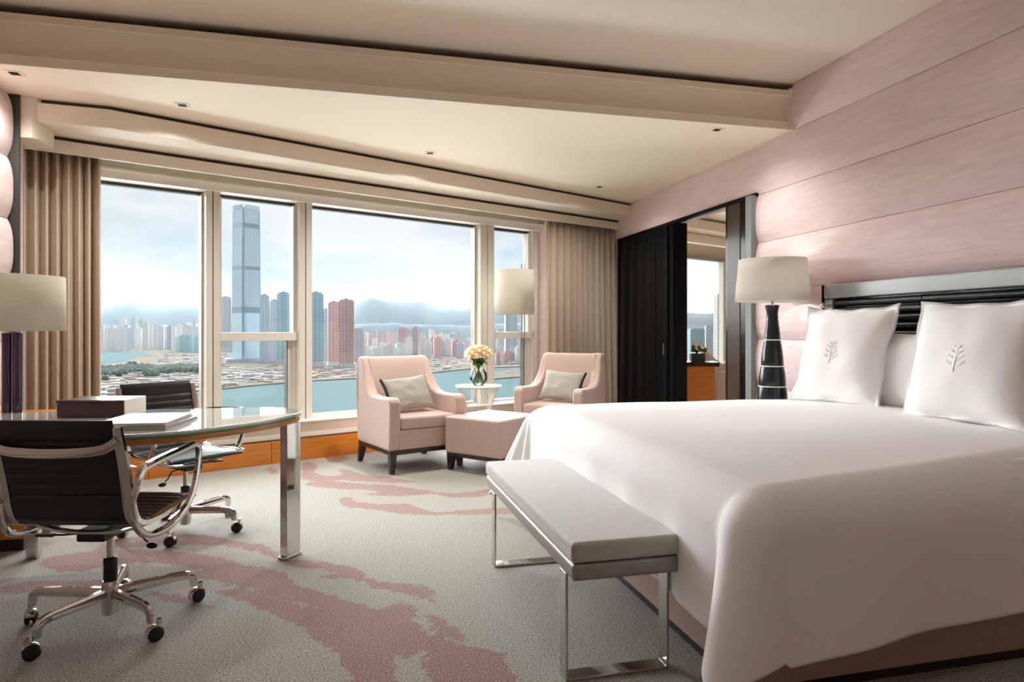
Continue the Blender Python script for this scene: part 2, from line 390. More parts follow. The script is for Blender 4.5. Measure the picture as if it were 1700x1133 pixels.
# ------------------------------------------------------------------ ceilings, beam
ZL, ZU, YB, XW, XL = 2.772, 3.136, 4.51, 3.4, -2.2
struct(M().box(XL - .1, XW + .1, -2.6, YB + .25, ZU, ZU + .08).build('ceiling', 'cream_paint'))
struct(M().prism([(XL - .1, YB + .0006), (XW + .1, YB + .0006), tuple(wp(6.80, .6)[:2]), tuple(wp(-.1, .6)[:2])], ZL, ZL + .06).build('ceiling_lower', 'cream_paint_lit'))
bprof = [(0.0, ZL + .0012), (0.0, 2.822), (.018, 2.828), (.030, 2.86), (.036, 2.91), (.030, 2.97), (.012, 3.015), (.010, 3.03), (-.004, 3.034), (-.004, 3.078), (.02, 3.084), (.14, 3.084), (.14, ZL + .06)]
beam = struct(M().extr(bprof, XL - .02, XW - .06, lambda p, t: (t, YB + p[0], p[1])).build('beam', 'cream_paint', smooth=True, angle=30))
M().extr([(-.012, ZL - .004), (-.008, 2.85), (.006, 2.93), (.0, 3.0), (-.012, 3.088), (.14, 3.088), (.14, ZL - .004)], XW - .06, XW - .005, lambda p, t: (t, YB + p[0], p[1])).build('end_moulding', 'cream_paint', beam, smooth=True)
struct(M().box(XL - .02, XW, YB + .135, YB + .2, 3.06, ZU + .01).build('trim_1', 'slot_black'))
struct(M().box(XL, XW, YB + .03, YB + .135, 3.085, 3.0855).build('trim_2', 'slot_black'))

# ------------------------------------------------------------------ side walls made of padded silk rows
ROWS = [0.0, .31, .718, 1.127, 1.535, 1.943, 2.351, ZL, ZU]
def pad(parent, xw, dirx, ya, yb, za, zb, bulge=.028, base=.012):
    n = 10; prof = []
    for i in range(n + 1):
        t = i / n; prof.append((base + bulge * (1 - abs(2 * t - 1) ** 3.0), za + .002 + (zb - za - .004) * t))
    poly = [(0.0, za + .002)] + prof + [(0.0, zb - .002)]
    M().extr(poly, ya, yb, lambda p, t: (xw + dirx * p[0], t, p[1])).build('panel', 'silk_pink', parent, smooth=True, angle=60)
YN0, YN1, YO0, YO1, YD = 4.965, 7.95, 5.40, 6.45, 6.65    # recessed dark panelling, opening, door
wr = struct(M().box(XW, XW + .12, -2.6, YO0, 0, ZU + .05).box(XW, XW + .12, YO1, 8.4, 0, ZL + .05).box(XW, XW + .12, YO0, YO1, 2.352, ZL + .05).build('wall_right', 'silk_pink'))
for za, zb in zip(ROWS[:-1], ROWS[1:]):
    y1 = YB if za >= ZL - .01 else (8.3 if za > 2.3 else YN0)
    pad(wr, XW, -1, -2.6, y1, za, zb, .022 if za > 2.3 else .03)
wl = struct(M().box(XL - .12, XL, -2.6, 5.3, 0, ZU + .05).build('wall_left', 'silk_pink'))
for za, zb in zip(ROWS[:-1], ROWS[1:]):
    pad(wl, XL, 1, -2.6, YB if za >= ZL - .01 else 5.06, za, zb, .034, .01)
struct(M().box(XL, XL + .075, 5.07, 5.085, 0, ZL).box(XL, XL + .05, 5.095, 5.11, 0, ZL).build('trim_3', 'gasket'))
struct(M().box(XL - .1, XW + .1, -2.72, -2.6, 0, ZU + .08).build('wall_back', 'cream_paint'))
struct(M().box(XW - .012, XW, -2.6, YN0, 0, .10).build('baseboard_right', 'dark_wood'))

# ------------------------------------------------------------------ dark panelling with sliding door on the right wall
dp = struct(M().box(XW - .030, XW - .001, YN0 + .09, YN0 + .24, 0, 2.345).build('panelling', 'black_lacquer'))
M().box(XW - .085, XW - .001, YN0, YN0 + .085, 0, 2.35).build('metal_edge', 'edge_grey', dp, bevel=.003)
M().box(XW - .036, XW - .001, YN0 + .245, YO0, 0, 2.345).build('reveal_panel', 'brown_lacquer', dp)
M().box(XW - .035, XW - .001, YO0 - .0, YO0 + .035, 0, 2.345).box(XW, XW + .12, YO0 - .001, YO0 + .02, 0, 2.345).build('jamb', 'black_lacquer', dp)
M().box(XW - .045, XW - .001, YN0, YN1, 2.335, 2.372).build('head_trim', 'black_lacquer', dp, bevel=.003)
M().box(XW - .034, XW - .001, YO1 - .22, YD - .01, 0, 2.335) if False else M().box(XW - .034, XW - .001, YO1, YD - .01, 0, 2.335).box(XW, XW + .12, YO1 - .02, YO1, 0, 2.345).build('jamb', 'black_lacquer', dp)
M().box(XW - .055, XW - .001, YD - .10, YD - .012, 0, 2.335).build('stile', 'black_lacquer', dp, bevel=.004)
dr = struct(M().box(XW - .038, XW - .001, YD, YN1, 0, 2.335).build('door_1', 'black_lacquer', bevel=.003))
M().box(XW - .046, XW - .036, YD + .2, YN1 - .10, .12, 2.20).build('door_panel', 'black_lacquer', dr, bevel=.004)
M().box(XW - .068, XW - .0545, YD - .045, YD - .025, .93, 1.06).build('handle', 'chrome', dp, bevel=.003)

# ------------------------------------------------------------------ window wall
S0, S1 = 0.0, 6.70
ZS, ZG = .375, 2.40
wn = struct(M().wbox(-.1, S1, .255, .40, .19, .345).wbox(-.1, S1, .50, .62, -.1, ZS - .02).build('wall_window', 'cream_paint'))
M().wbox(-.1, 5.20, .215, .62, .345, ZS - .012).build('sill', 'white_paint', wn, bevel=.006)
M().wbox(-.1, 5.3, .20, .26, .200, .208).build('shadow_gap', 'slot_brown', wn)
for i in range(7):
    a = -.1 + i * .98
    M().wbox(a + .002, min(a + .978, S1), .19, .26, 0, .200).build('panel', 'orange_wood', wn, bevel=.002)
# pier beside the last window (pink reveal) and wall behind the right curtain
struct(M().wbox(5.17, 5.42, .22, .62, 0, 2.6).build('wall_reveal', 'silk_pink'))
struct(M().wbox(5.42, S1 + .3, .38, .62, 0, 2.77).build('wall_behind_curtain', 'cream_paint'))
struct(M().wbox(-.6, -.0, .30, .62, 0, 2.77).build('wall_corner', 'cream_paint'))
# head above the glass
hd = struct(M().wbox(-.1, 5.42, .30, .62, ZG + .012, 2.487).wbox(-.1, S1, .36, .62, 2.487, 2.79).build('window_head', 'white_paint'))
M().wbox(-.1, 5.42, .27, .30, 2.475, 2.49).build('curtain_track', 'white_paint', hd)
# two tier curtain box
UA, UB_, UC = Vector((-2.04, 5.115, 0)), Vector((-1.62, 5.155, 0)), wp(6.26, -.30)
def tier(name, line, back, z0, z1, m, parent=None, **kw):
    pts = [p[:2] for p in line] + [p[:2] for p in back[::-1]]
    return M().prism(pts, z0, z1).build(name, m, parent, **kw)
bx = struct(tier('curtain_box', [UA, UB_, UC + WU * .2], [wp(.05, .05), wp(.6, .05), wp(6.7, .05)], 2.612, 2.742, 'cream_paint', bevel=.003))
off = Vector((0, .035, 0))
tier('shadow_gap', [UA + off, UB_ + off, UC + WU * .2 + off], [wp(.05, .05), wp(.6, .05), wp(6.7, .05)], 2.742, ZL, 'slot_brown', bx)
tier('lower_fascia', [wp(.02, 0), wp(3, 0), wp(6.33, 0)], [wp(.02, .04), wp(3, .04), wp(6.33, .04)], 2.493, 2.583, 'cream_paint', bx, bevel=.003)
tier('lower_gap', [wp(.02, .03), wp(3, .03), wp(6.6, .03)], [wp(.02, .1), wp(3, .1), wp(6.6, .1)], 2.575, 2.613, 'slot_brown', bx)
M().prism([(XL, 5.09), (-2.06, 5.09), (-2.03, 5.13), (-2.03, 5.36), (XL, 5.40)], 2.493, ZL).build('end_block', 'cream_paint', bx, bevel=.003)
tier('fascia_end', [wp(-.06, -.10), wp(.03, -.06)], [wp(-.06, .04), wp(.03, .04)], 2.495, 2.60, 'cream_paint', bx)

# windows: sash frames and panes
def window(i, s0, s1, low=False):
    w = struct(bpy.data.objects.new('window_%d' % i, None)); COL.objects.link(w)
    z0, z1 = ZS, ZG
    t = .032
    M().wbox(s0, s1, .44, .50, z1 - .014, z1 + .012).build('frame', 'gasket', w)
    M().wbox(s0, s1, .42, .50, z0 - .02, z0 + .012).build('frame', 'frame_white', w, bevel=.003)
    if low:
        M().wbox(s0, s0 + t, .40, .50, z0, z1 - .014).build('frame', 'frame_white', w, bevel=.004)
        M().wbox(s1 - t, s1, .40, .50, z0, z1 - .014).build('frame', 'frame_white', w, bevel=.004)
        M().wbox(s0 - .05, s1 + .03, .36, .47, 1.105, 1.182).build('transom', 'frame_white', w, bevel=.004)
        M().wbox(s1 - t - .045, s1 - t, .42, .49, z0, 1.105).build('frame', 'frame_white', w, bevel=.003)
        M().wbox(s1 - t - .052, s1 - t - .045, .42, .49, z0, 1.105).build('gasket', 'gasket', w)
        M().wbox(s0 + t, s1 - t, .476, .482, z0, 1.105).build('pane', 'window_glass', w)
        M().wbox(s0 + t, s1 - t, .476, .482, 1.182, z1).build('pane', 'window_glass', w)
    else:
        M().wbox(s1 - .018, s1, .42, .50, z0, z1).build('frame', 'frame_grey', w)
        M().wbox(s0, s0 + .012, .44, .50, z0, z1).build('frame', 'frame_grey', w)
        M().wbox(s0, s1, .476, .482, z0, z1).build('pane', 'window_glass', w)
window(1, -.05, 1.345)
window(2, 1.46, 2.165, True)
window(3, 2.29, 4.265)
window(4, 4.46, 5.06, True)
def mullion(i, s0, s1):
    c = (s0 + s1) / 2
    a = struct(M().wbox(s0, c - .004, .33, .52, ZS - .02, ZG + .03).build('trim_%d' % i, 'frame_white', bevel=.004))
    M().wbox(c + .004, s1, .33, .52, ZS - .02, ZG + .03).build('post', 'frame_white', a, bevel=.004)
    M().wbox(c - .005, c + .005, .345, .52, ZS - .02, ZG + .03).build('gasket', 'gasket', a)
mullion(4, 1.345, 1.46); mullion(5, 2.165, 2.29); mullion(6, 4.265, 4.46)
struct(M().wbox(5.06, 5.17, .36, .52, ZS - .02, ZG + .03).build('trim_7', 'frame_white', bevel=.004))

# ------------------------------------------------------------------ curtains
def curtain(name, label, s0, s1, nf, seed, z0=.02, flare=0.0, kk=.15):
    rnd = random.Random(seed); ph = [rnd.uniform(-.9, .9) for _ in range(nf + 2)]; am = [rnd.uniform(.65, 1.15) for _ in range(nf + 2)]
    nu, nv = nf * 12 + 1, 14
    def fn(u, v):
        x = u * nf; i = int(x); fr = x - i
        a = am[min(i, nf)] * (1 - fr) + am[min(i + 1, nf + 1)] * fr; p = ph[min(i, nf)] * (1 - fr) + ph[min(i + 1, nf + 1)] * fr
        z = z0 + (2.535 - z0) * v
        w = math.sin(2 * PI * x + p * (1.2 - v * .5))
        w = math.copysign(abs(w) ** .7, w)
        k = kk + .068 * a * w * (1.1 - .25 * v)
        s = s0 + (s1 - s0) * u + .014 * math.sin(4 * PI * x + p) + (1 - v) * flare * (u - .3)
        return wp(s, k, z)
    o = M().grid(fn, nu, nv).build(name, 'curtain', smooth=True, angle=180, solid=.004)
    return tag(o, label, 'curtain')
curtain('curtain', 'beige floor length curtain gathered in the left corner behind the desk', .02, .545, 8, 3, kk=.13)
curtain('curtain', 'beige pleated curtain drawn aside between the windows and the black panelling', 5.14, 6.37, 12, 11, kk=.15, flare=.06)

# ------------------------------------------------------------------ downlights
for i, (px, py, lb) in enumerate(((24, 121, 'small square recessed downlight above the left corner curtain'), (303, 174, 'small square recessed downlight above the left window pane'),
        (714, 254, 'small recessed downlight above the widest window pane'), (1190, 215, 'small recessed downlight close to the beam, above the bedside lamp'), (995, 310, 'small recessed downlight above the right curtain'))):
    p = atz(px, py, ZL)
    t = thing('recessed_downlight', lb, 'ceiling light', (p.x, p.y, ZL - .004))
    M().box(-.045, .045, -.045, .045, 0, .006).build('trim_plate', 'cream_paint', t, bevel=.001)
    M().box(-.026, .026, -.026, .026, -.002, .001).build('aperture', 'slot_black', t)
    lamp_light('downlight', 'SPOT', (p.x, p.y, ZL - .012), DOWN_W * (.45, .7, 1.6, .4, .55)[i])

# ------------------------------------------------------------------ bed
BX0, BX1, BY0, BY1, BZ = 1.17, 3.30, 1.95, 4.00, .735
bed = thing('bed', 'wide double bed with pinkish upholstered base and black channelled headboard', 'bed', ((BX0 + BX1) / 2, (BY0 + BY1) / 2, 0))
def bl(x, y, z): return (x - (BX0 + BX1) / 2, y - (BY0 + BY1) / 2, z)
def bbox(x0, x1, y0, y1, z0, z1):
    a = bl(x0, y0, z0); b = bl(x1, y1, z1); return M().box(a[0], b[0], a[1], b[1], a[2], b[2])
bbox(BX0 + .08, BX1, BY0 - .055, BY1 - .03, .035, .40).build('bed_base', 'bed_base', bed, bevel=.012)
bbox(BX0 + .095, BX1, BY0 - .04, BY1 - .045, 0, .035).build('plinth', 'plinth', bed)
bbox(BX0 + .05, BX1 - .01, BY0 + .02, BY1 - .02, .40, BZ - .03).build('mattress', 'linen', bed, bevel=.05, seg=4)
# headboard
HY0, HY1 = 1.78, 4.075
hb = bbox(3.335, XW - .05, HY0, HY1, .1, 1.515).build('headboard', 'black_lacquer', bed)
bbox(3.295, 3.34, HY0, HY1, 1.425, 1.522).build('top_rail', 'grey_lacquer', hb, bevel=.006).parent = bed
bbox(3.290, 3.345, HY1 - .022, HY1, .2, 1.522).build('end_post', 'black_lacquer', bed, bevel=.002)
bbox(3.298, 3.335, HY1 - .10, HY1 - .022, .2, 1.42).build('side_post', 'grey_lacquer', bed, bevel=.003)
z = 1.415; segs = [(HY1 - .105, 3.235), (3.228, 2.42), (2.413, HY0 + .02)]
while z > .55:
    for a, b in segs:
        pr = [(.0, 0)] + [(-.036 * math.sin(PI * t / 8) ** .6 if 0 < t < 8 else 0, -.052 * t / 8) for t in range(9)] + [(.0, -.052)]
        pr = [(0, -.001)] + [(-.036 * (math.sin(PI * t / 8) ** .6), -.001 - .050 * t / 8) for t in range(1, 8)] + [(0, -.051)]
        M().extr(pr, b, a, lambda p, t: bl(3.336 + p[0], t, z + p[1])).build('channel', 'black_leather', bed, smooth=True, angle=60)
    z -= .052
M().lathe([(.004, 0), (.012, -.004), (.012, -.018), (.006, -.022), (.006, -.032), (.016, -.036), (.019, -.048), (.012, -.058), (.001, -.06)], bl(3.297, HY1 - .062, 1.375), 16, axis='x').build('switch_knob', 'chrome', bed, smooth=True)

# duvet: a cloth laid over the mattress; the overhang drops, the foot corners fall in cones
def duvet():
    LF, LN, LFAR = .53, .62, .52          # overhang at foot, near side, far side
    R = .13
    x0, x1, y1 = 1.105, 3.18, 4.085
    def top(x, y):
        h = BZ
        h += .010 * mnoise.noise(Vector((x * 1.5, y * 1.5, 0)))
        return h
    def drop(e, R=R):       # arc then straight: e is the cloth length beyond the start of the rounding -> (outward, down)
        L = R * PI / 2
        if e <= 0: return 0.0, 0.0
        if e < L: a = e / R; return R * math.sin(a), R * (1 - math.cos(a))
        return R, R + (e - L)
    nx, ny = 150, 190
    ux0 = -LF; uxn = x1 - (x0 + R)
    lu = [(-LF - 0.0) + (uxn + LF) * i / (nx - 1) for i in range(nx)]
    n1 = 62; n2 = 80; n3 = ny - n1 - n2
    lv = [(-1, LN * (1 - j / n1)) for j in range(n1)] + [(0, j / (n2 - 1)) for j in range(n2)] + [(1, LFAR * (j + 1) / n3) for j in range(n3)]
    vs = []
    for sd_, v in lv:
        for u in lu:
            xx = max(u, 0) / 2.0; y0 = 1.70 + .27 * xx; RN = .11 + .22 * xx; w = (y1 - R) - (y0 + RN)
            RS = RN if sd_ < 0 else R
            du = max(0.0, -u); side = -1 if sd_ < 0 else 1
            dv = v * ((.55 + .15 * xx) / LN if sd_ < 0 else 1) if sd_ else 0.0
            cx = x0 + R + max(u, 0); cy = y0 + RN if sd_ < 0 else (y1 - R if sd_ > 0 else y0 + RN + w * v)
            t = top(cx, cy)
            if du > 0 and dv > 0:
                r = math.hypot(du, dv); ph = math.atan2(dv, du)          # 0 = foot direction, pi/2 = side direction
                o, d = drop(r)
                q = ph / (PI / 2); k = max(0.0, r - .06)
                sl = .60 if side < 0 else .44
                bul = k * sl * (math.sin(PI * q) ** 1.2)
                d2 = d * 1.0 - k * (1 - math.sqrt(1 - sl * sl * math.sin(PI * q) ** 2)) 
                dx = -(math.cos(ph) * o) - bul * (.62 if side < 0 else .6); dy = (math.sin(ph) * o) + bul * (.40 if side < 0 else .55)
                # soft secondary fold
                fo = .030 * k / .4 * math.sin(3 * PI * q) if side < 0 else .05 * k / .4 * math.sin(9 * PI * q)
                dx -= fo * .7; dy += fo * .5
                p = (cx + dx, cy + side * dy, t - d2)
            elif du > 0:
                o, d = drop(du); e = max(0, du - R)
                wv = .010 * e / .4 * math.sin(cy * 13 + 1) + .006 * e * math.sin(cy * 31)
                p = (cx - o - wv * 1.2 + .02 * e, cy, t - d)
            elif dv > 0:
                o, d = drop(dv, RS); e = max(0, dv - RS)
                wv = .022 * e / .5 * math.sin(cx * 5.5 + .5) + .012 * e * math.sin(cx * 13)
                if side > 0: wv *= 1.3
                hemz = 0
                p = (cx, cy + side * (o + wv + .04 * e), t - d + hemz)
            else:
                p = (cx, cy, t)
            z = max(p[2], .012)
            # slight dome so the sides fall off softly
            f = min(1, max(0, (cy - y0 - RN + .1) / .7)); g = min(1, max(0, (y1 - cy) / .7))
            if du == 0: z -= .030 * (1 - f) ** 2 + .02 * (1 - g) ** 2
            else: z -= (.030 * (1 - f) ** 2 + .02 * (1 - g) ** 2)
            z = max(z, .012)
            vs.append((p[0], p[1], z))
    fs = [(j * nx + i, j * nx + i + 1, (j + 1) * nx + i + 1, (j + 1) * nx + i) for j in range(ny - 1) for i in range(nx - 1)]
    m = M(); m.add(vs, fs)
    o = m.build('duvet', 'linen', smooth=True, angle=180, solid=.022)
    tag(o, 'smooth white duvet draped over the bed, one corner reaching the carpet', 'duvet')
duvet()

# pillows
def pillow_fn(a, b, T, flange, pinch=.10, crease=0, seed=0):
    def fn(u, v, side):
        x, y = 2 * u - 1, 2 * v - 1
        X = a * x * (1 - pinch * (1 - y * y) * abs(x) ** 3); Y = b * y * (1 - pinch * (1 - x * x) * abs(y) ** 3)
        fx = max(0, 1 - (abs(x) / (1 - flange)) ** 2.6) if abs(x) < 1 - flange else 0
        fy = max(0, 1 - (abs(y) / (1 - flange)) ** 2.6) if abs(y) < 1 - flange else 0
        h = T * (fx * fy) ** .52
        nz_ = .010 * mnoise.noise(Vector((x * 2.2 + seed, y * 2.2, side))) * min(1, h * 20)
        fl = 0
        if abs(x) > 1 - flange * 1.2 or abs(y) > 1 - flange * 1.2: fl = .012 * math.sin(9 * x + 7 * y + seed)
        return X, side * (h + nz_) + fl, Y
    return fn
def pillow_mesh(a, b, T, flange, n=46, **kw):
    fn = pillow_fn(a, b, T, flange, **kw); m = M()
    for sd in (-1, 1): m.grid(lambda u, v: fn(u, v, sd), n, n)
    for i in range(len(m.v)):
        pass
    return m
def place(o, loc, rx, rz, ry=0):
    o.rotation_mode = 'XYZ'; R_ = Matrix.Rotation(rz, 4, 'Z') @ Matrix.Rotation(rx, 4, 'X') @ Matrix.Rotation(ry, 4, 'Y')
    o.rotation_euler = R_.to_euler(); o.location = loc
def emblem(parent, seed):
    """embroidered little tree: three upward curved boughs over a stem"""
    m = M()
    pf = pillow_fn(.345, .335, .105, .10, pinch=.09, seed=seed)
    def ys(x, z): return pf(.5 + x / .69, .5 + z / .67, -1)[1] - .0045
    def st(pts, r=.0022): m.tube([(q.x, ys(q.x, q.z), q.z) for q in cat_spline([(p[0], 0, p[1]) for p in pts], 5)], r, 5)
    st([(0, -.075), (0, -.035), (0, .0)], .003)
    for zc, hw, hh in ((-.045, .050, .030), (-.012, .040, .026), (.018, .030, .022), (.046, .020, .018)):
        for sgn in (-1, 1):
            st([(0, zc), (sgn * hw * .45, zc + hh * .15), (sgn * hw * .85, zc + hh * .55), (sgn * hw, zc + hh)])
            st([(sgn * hw * .55, zc + hh * .28), (sgn * hw * .5, zc + hh * .8)], .0018)
    st([(0, -.045), (0, .07)], .0016)
    o = m.build('emblem', 'thread', parent, smooth=True); o['label'] = 'white embroidered tree emblem'
def sham(label, loc, rz, lean, seed, ry=0):
    o = pillow_mesh(.345, .335, .105, .10, pinch=.09, seed=seed).build('pillow', 'linen_pillow', smooth=True, angle=180, solid=.004)
    place(o, loc, lean, rz, ry); tag(o, label, 'pillow'); return o
# local -y is the front; heads face -X (rz = -90deg turns -y to -x)
pl = sham('white square flanged pillow at the far side of the bed, nearer the bedside lamp', (3.06, 3.60, 1.04), -PI / 2 + .16, math.radians(-16), 1.3)
emblem(pl, 1.3)
pr = sham('white square flanged pillow at the near side of the bed, farther from the lamp', (3.06, 2.70, 1.04), -PI / 2 + .10, math.radians(-14), 4.1)
emblem(pr, 4.1)
for y, lb, sd in ((3.47, 'plain white sleeping pillow behind the pillow next to the lamp', 2.0), (2.50, 'plain white sleeping pillow behind the pillow farther from the lamp', 5.0)):
    o = pillow_mesh(.46, .235, .095, .02, pinch=.05, seed=sd).build('sleeping_pillow', 'linen_pillow', smooth=True, angle=180, solid=.003)
    place(o, (3.215, y, .955), math.radians(-10), -PI / 2); tag(o, lb, 'pillow')

# ------------------------------------------------------------------ bench
bn = thing('bench', 'narrow grey velvet bench on chrome sled legs at the foot of the bed', 'bench', (.91, 2.765, 0))
X0, X1, Y0, Y1 = -.195, .195, -.705, .705
def seat_pad(x0, x1, y0, y1, z0, z1):
    return M().box(x0, x1, y0, y1, z0, z1)
seat_pad(X0 - .004, X1 + .004, Y0 - .004, Y1 + .004, .432, .502).build('seat_cushion', 'bench_velvet', bn, bevel=.018, seg=4)
M().box(X0, X1, Y0, Y1, .372, .430).build('seat_frame', 'brushed_frame', bn, bevel=.014, seg=4)
for y in (Y0 + .115, Y1 - .17):
    q = .012
    m = M().box(X0 + .002, X0 + q, y - .032, y + .032, 0, .374).box(X1 - q, X1 - .002, y - .032, y + .032, 0, .374).box(X0 + q, X1 - q, y - .032, y + .032, 0, q)
    m.build('sled_leg', 'chrome', bn, bevel=.002)

# ------------------------------------------------------------------ bedside table and lamp beside the headboard
ns = thing('nightstand', 'dark lacquered nightstand behind the bed under the bedside lamp', 'nightstand', (3.10, 4.40, 0))
M().box(-.24, .24, -.26, .26, .08, .57).build('body', 'black_lacquer', ns, bevel=.004)
M().box(-.25, .25, -.27, .27, .57, .60).build('top', 'black_lacquer', ns, bevel=.004)
M().box(-.25, -.24, -.245, .245, .33, .56).build('drawer', 'black_lacquer', ns, bevel=.003)
M().box(-.22, .22, -.24, .24, 0, .08).build('plinth', 'plinth', ns)
lp = thing('table_lamp', 'bedside lamp with wide linen drum shade on a dark tapering ringed base', 'lamp', (3.07, 4.33, .60))
M().lathe([(.10, 0), (.10, .012), (.088, .02), (.088, .025)], k=36).build('foot', 'chrome', lp, smooth=True)
def sect(z0, z1, r0, r1): return [(r0 * .97, z0), (r0, z0 + .008)] + [(r0 + (r1 - r0) * t + .004 * math.sin(PI * t), z0 + .01 + (z1 - z0 - .02) * t) for t in (.2, .4, .6, .8)] + [(r1, z1 - .008), (r1 * .97, z1)]
for z0, z1, r0, r1 in ((.025, .185, .108, .098), (.185, .335, .096, .082), (.335, .53, .080, .060)):
    M().lathe(sect(z0, z1, r0, r1), k=36).build('body_section', 'lamp_ceramic', lp, smooth=True)
M().lathe([(.058, .53), (.052, .60), (.043, .68), (.040, .73), (.047, .765), (.052, .785), (.046, .79)], k=36).build('body_section', 'lamp_ceramic', lp, smooth=True)
for z0, r0 in ((.185, .099), (.335, .083), (.53, .061)):
    M().lathe([(r0, z0 - .004), (r0 + .003, z0), (r0, z0 + .004)], k=36).build('ring', 'marble', lp, smooth=True)
M().tube([(0, 0, .79), (0, 0, .99)], .008).tube([(0, 0, .99), (.23, 0, 1.02)], .003).tube([(0, 0, .99), (-.23, 0, 1.02)], .003).build('stem', 'chrome', lp, smooth=True)
M().lathe([(.262, .815), (.258, .90), (.246, 1.03), (.238, 1.128)], k=48, cap=False).build('lamp_shade', 'drum_shade_linen', lp, smooth=True, angle=180, solid=.004)
M().lathe([(.002, .815), (.03, .83), (.03, .90), (.002, .92)], k=16).build('bulb', 'marble', lp, smooth=True)

lamp_light('lamp_glow', 'POINT', (3.07, 4.33, .60 + .95), SHADE_W * .7, radius=.03)
# ------------------------------------------------------------------ armchairs, ottoman
def armchair(label, loc, rz):
    c = thing('armchair', label, 'armchair', loc, rz, None)
    W2, A = .365, .10
    prof = [(.36, .195), (.372, .40), (.378, .585), (.365, .622), (.33, .636), (.16, .628), (.0, .63), (-.09, .655), (-.16, .71), (-.22, .80), (-.262, .90), (-.30, .948), (-.345, .962), (-.41, .955), (-.425, .93), (-.40, .70), (-.365, .40), (-.345, .195)]
    for sx in (-1, 1):
        xa, xb = sorted((sx * W2, sx * (W2 - A)))
        M().extr(prof, xa, xb, lambda p, t: ((t * (1 - .10 * max(0, p[1] - .64) / .32)), p[0], p[1])).build('arm', 'rose_fabric', c, bevel=.022, seg=3)
    M().extr([(-.11, .40), (-.155, .60), (-.235, .86), (-.262, .925), (-.29, .955), (-.40, .955), (-.42, .93), (-.395, .70), (-.345, .198), (-.15, .198)], -W2 + A - .02, W2 - A + .02, lambda p, t: (t, p[0], p[1])).build('backrest', 'rose_fabric', c, bevel=.018, seg=3)
    M().box(-W2 + A - .005, W2 - A + .005, -.16, .352, .197, .365).build('seat_frame', 'rose_fabric', c, bevel=.008)
    M().box(-W2 + A + .002, W2 - A - .002, -.14, .374, .368, .472).build('seat_cushion', 'rose_fabric', c, bevel=.026, seg=4)
    M().box(-W2 + .012, W2 - .012, -.34, .352, .158, .196).build('base_rail', 'dark_wood', c, bevel=.003)
    for sx in (-1, 1):
        for y, lean in ((.325, .0), (-.31, -.055)):
            M().taper((sx * (W2 - .042) + sx * .004, y + lean, 0), (.020, .020), (sx * (W2 - .042), y, .16), (.030, .030)).build('leg', 'dark_wood', c, bevel=.002)
    return c
def cushion(label, loc, rz, lean, stripe_side, sd, ry=0):
    a, b = .225, .165
    fn = pillow_fn(a, b, .065, .0, pinch=.10, seed=sd)
    n = 34; m = M()
    for s_ in (-1, 1): m.grid(lambda u, v: fn(u, v, s_), n, n)
    o = m.build('throw_cushion', 'cushion_fabric', smooth=True, angle=180)
    pth = []
    for t in range(21): 
        q = fn((1 if stripe_side > 0 else 0), t / 20, 1); pth.append((q[0], q[1] * .2, q[2]))
    M().sweep(pth, [(.006 * math.cos(2 * PI * j / 8), .022 * math.sin(2 * PI * j / 8)) for j in range(8)], up=(0, 1, 0)).build('piping', 'cushion_stripe', o, smooth=True)['label'] = 'dark band along one edge'
    place(o, loc, lean, rz, ry); tag(o, label, 'cushion'); return o
A1 = math.radians(21)
c1 = armchair('rose pink armchair beside the wide window, left of the round table', (0, 0, 0), 0)
fd = Vector((math.sin(A1), -math.cos(A1), 0)); rd = Vector((math.cos(A1), math.sin(A1), 0))
f0 = Vector((.375, 5.60, 0))
c1.location = f0 + rd * .31 - fd * .34; c1.rotation_euler = (0, 0, PI + A1)
L1 = c1.location.copy()
c2 = dup(c1); c2['label'] = 'rose pink armchair against the right curtain, partly hidden by the bed'
A2 = math.radians(-40); fd2 = Vector((math.sin(A2), -math.cos(A2), 0)); rd2 = Vector((math.cos(A2), math.sin(A2), 0))
c2.location = Vector((1.84, 6.26, 0)) - fd2 * .36 + rd2 * .07; c2.rotation_euler = (0, 0, PI + A2)
L2 = c2.location.copy()
cushion('sage grey cushion with dark edge leaning in the armchair left of the table', L1 + fd * .02 - rd * .03 + Vector((0, 0, .635)), A1, math.radians(-28), -1, .3, math.radians(-5))
cushion('pale grey cushion with dark edge leaning in the armchair next to the right curtain', L2 + fd2 * .02 + rd2 * .02 + Vector((0, 0, .635)), A2, math.radians(-28), 1, 2.3, math.radians(4))

# ottoman
oc = [Vector(p) for p in ((.846, 5.68), (1.30, 6.10), (1.63, 5.63), (1.147, 5.23))]
cen = sum(oc, Vector((0, 0))) / 4
e1 = (oc[1] - oc[0] + oc[2] - oc[3]); rz = math.atan2(e1.y, e1.x)
ot = thing('ottoman', 'cube ottoman in rose fabric with dark wooden feet, between the two armchairs', 'ottoman', (cen.x, cen.y, 0), rz)
M().box(-.30, .30, -.30, .30, .150, .462).build('body', 'rose_fabric', ot, bevel=.020, seg=4)
M().box(-.288, .288, -.288, .288, .118, .150).build('base_rail', 'dark_wood', ot, bevel=.003)
for sx in (-1, 1):
    for sy in (-1, 1): M().taper((sx * .262, sy * .262, 0), (.018, .018), (sx * .256, sy * .256, .12), (.032, .032)).build('leg', 'dark_wood', ot, bevel=.002)

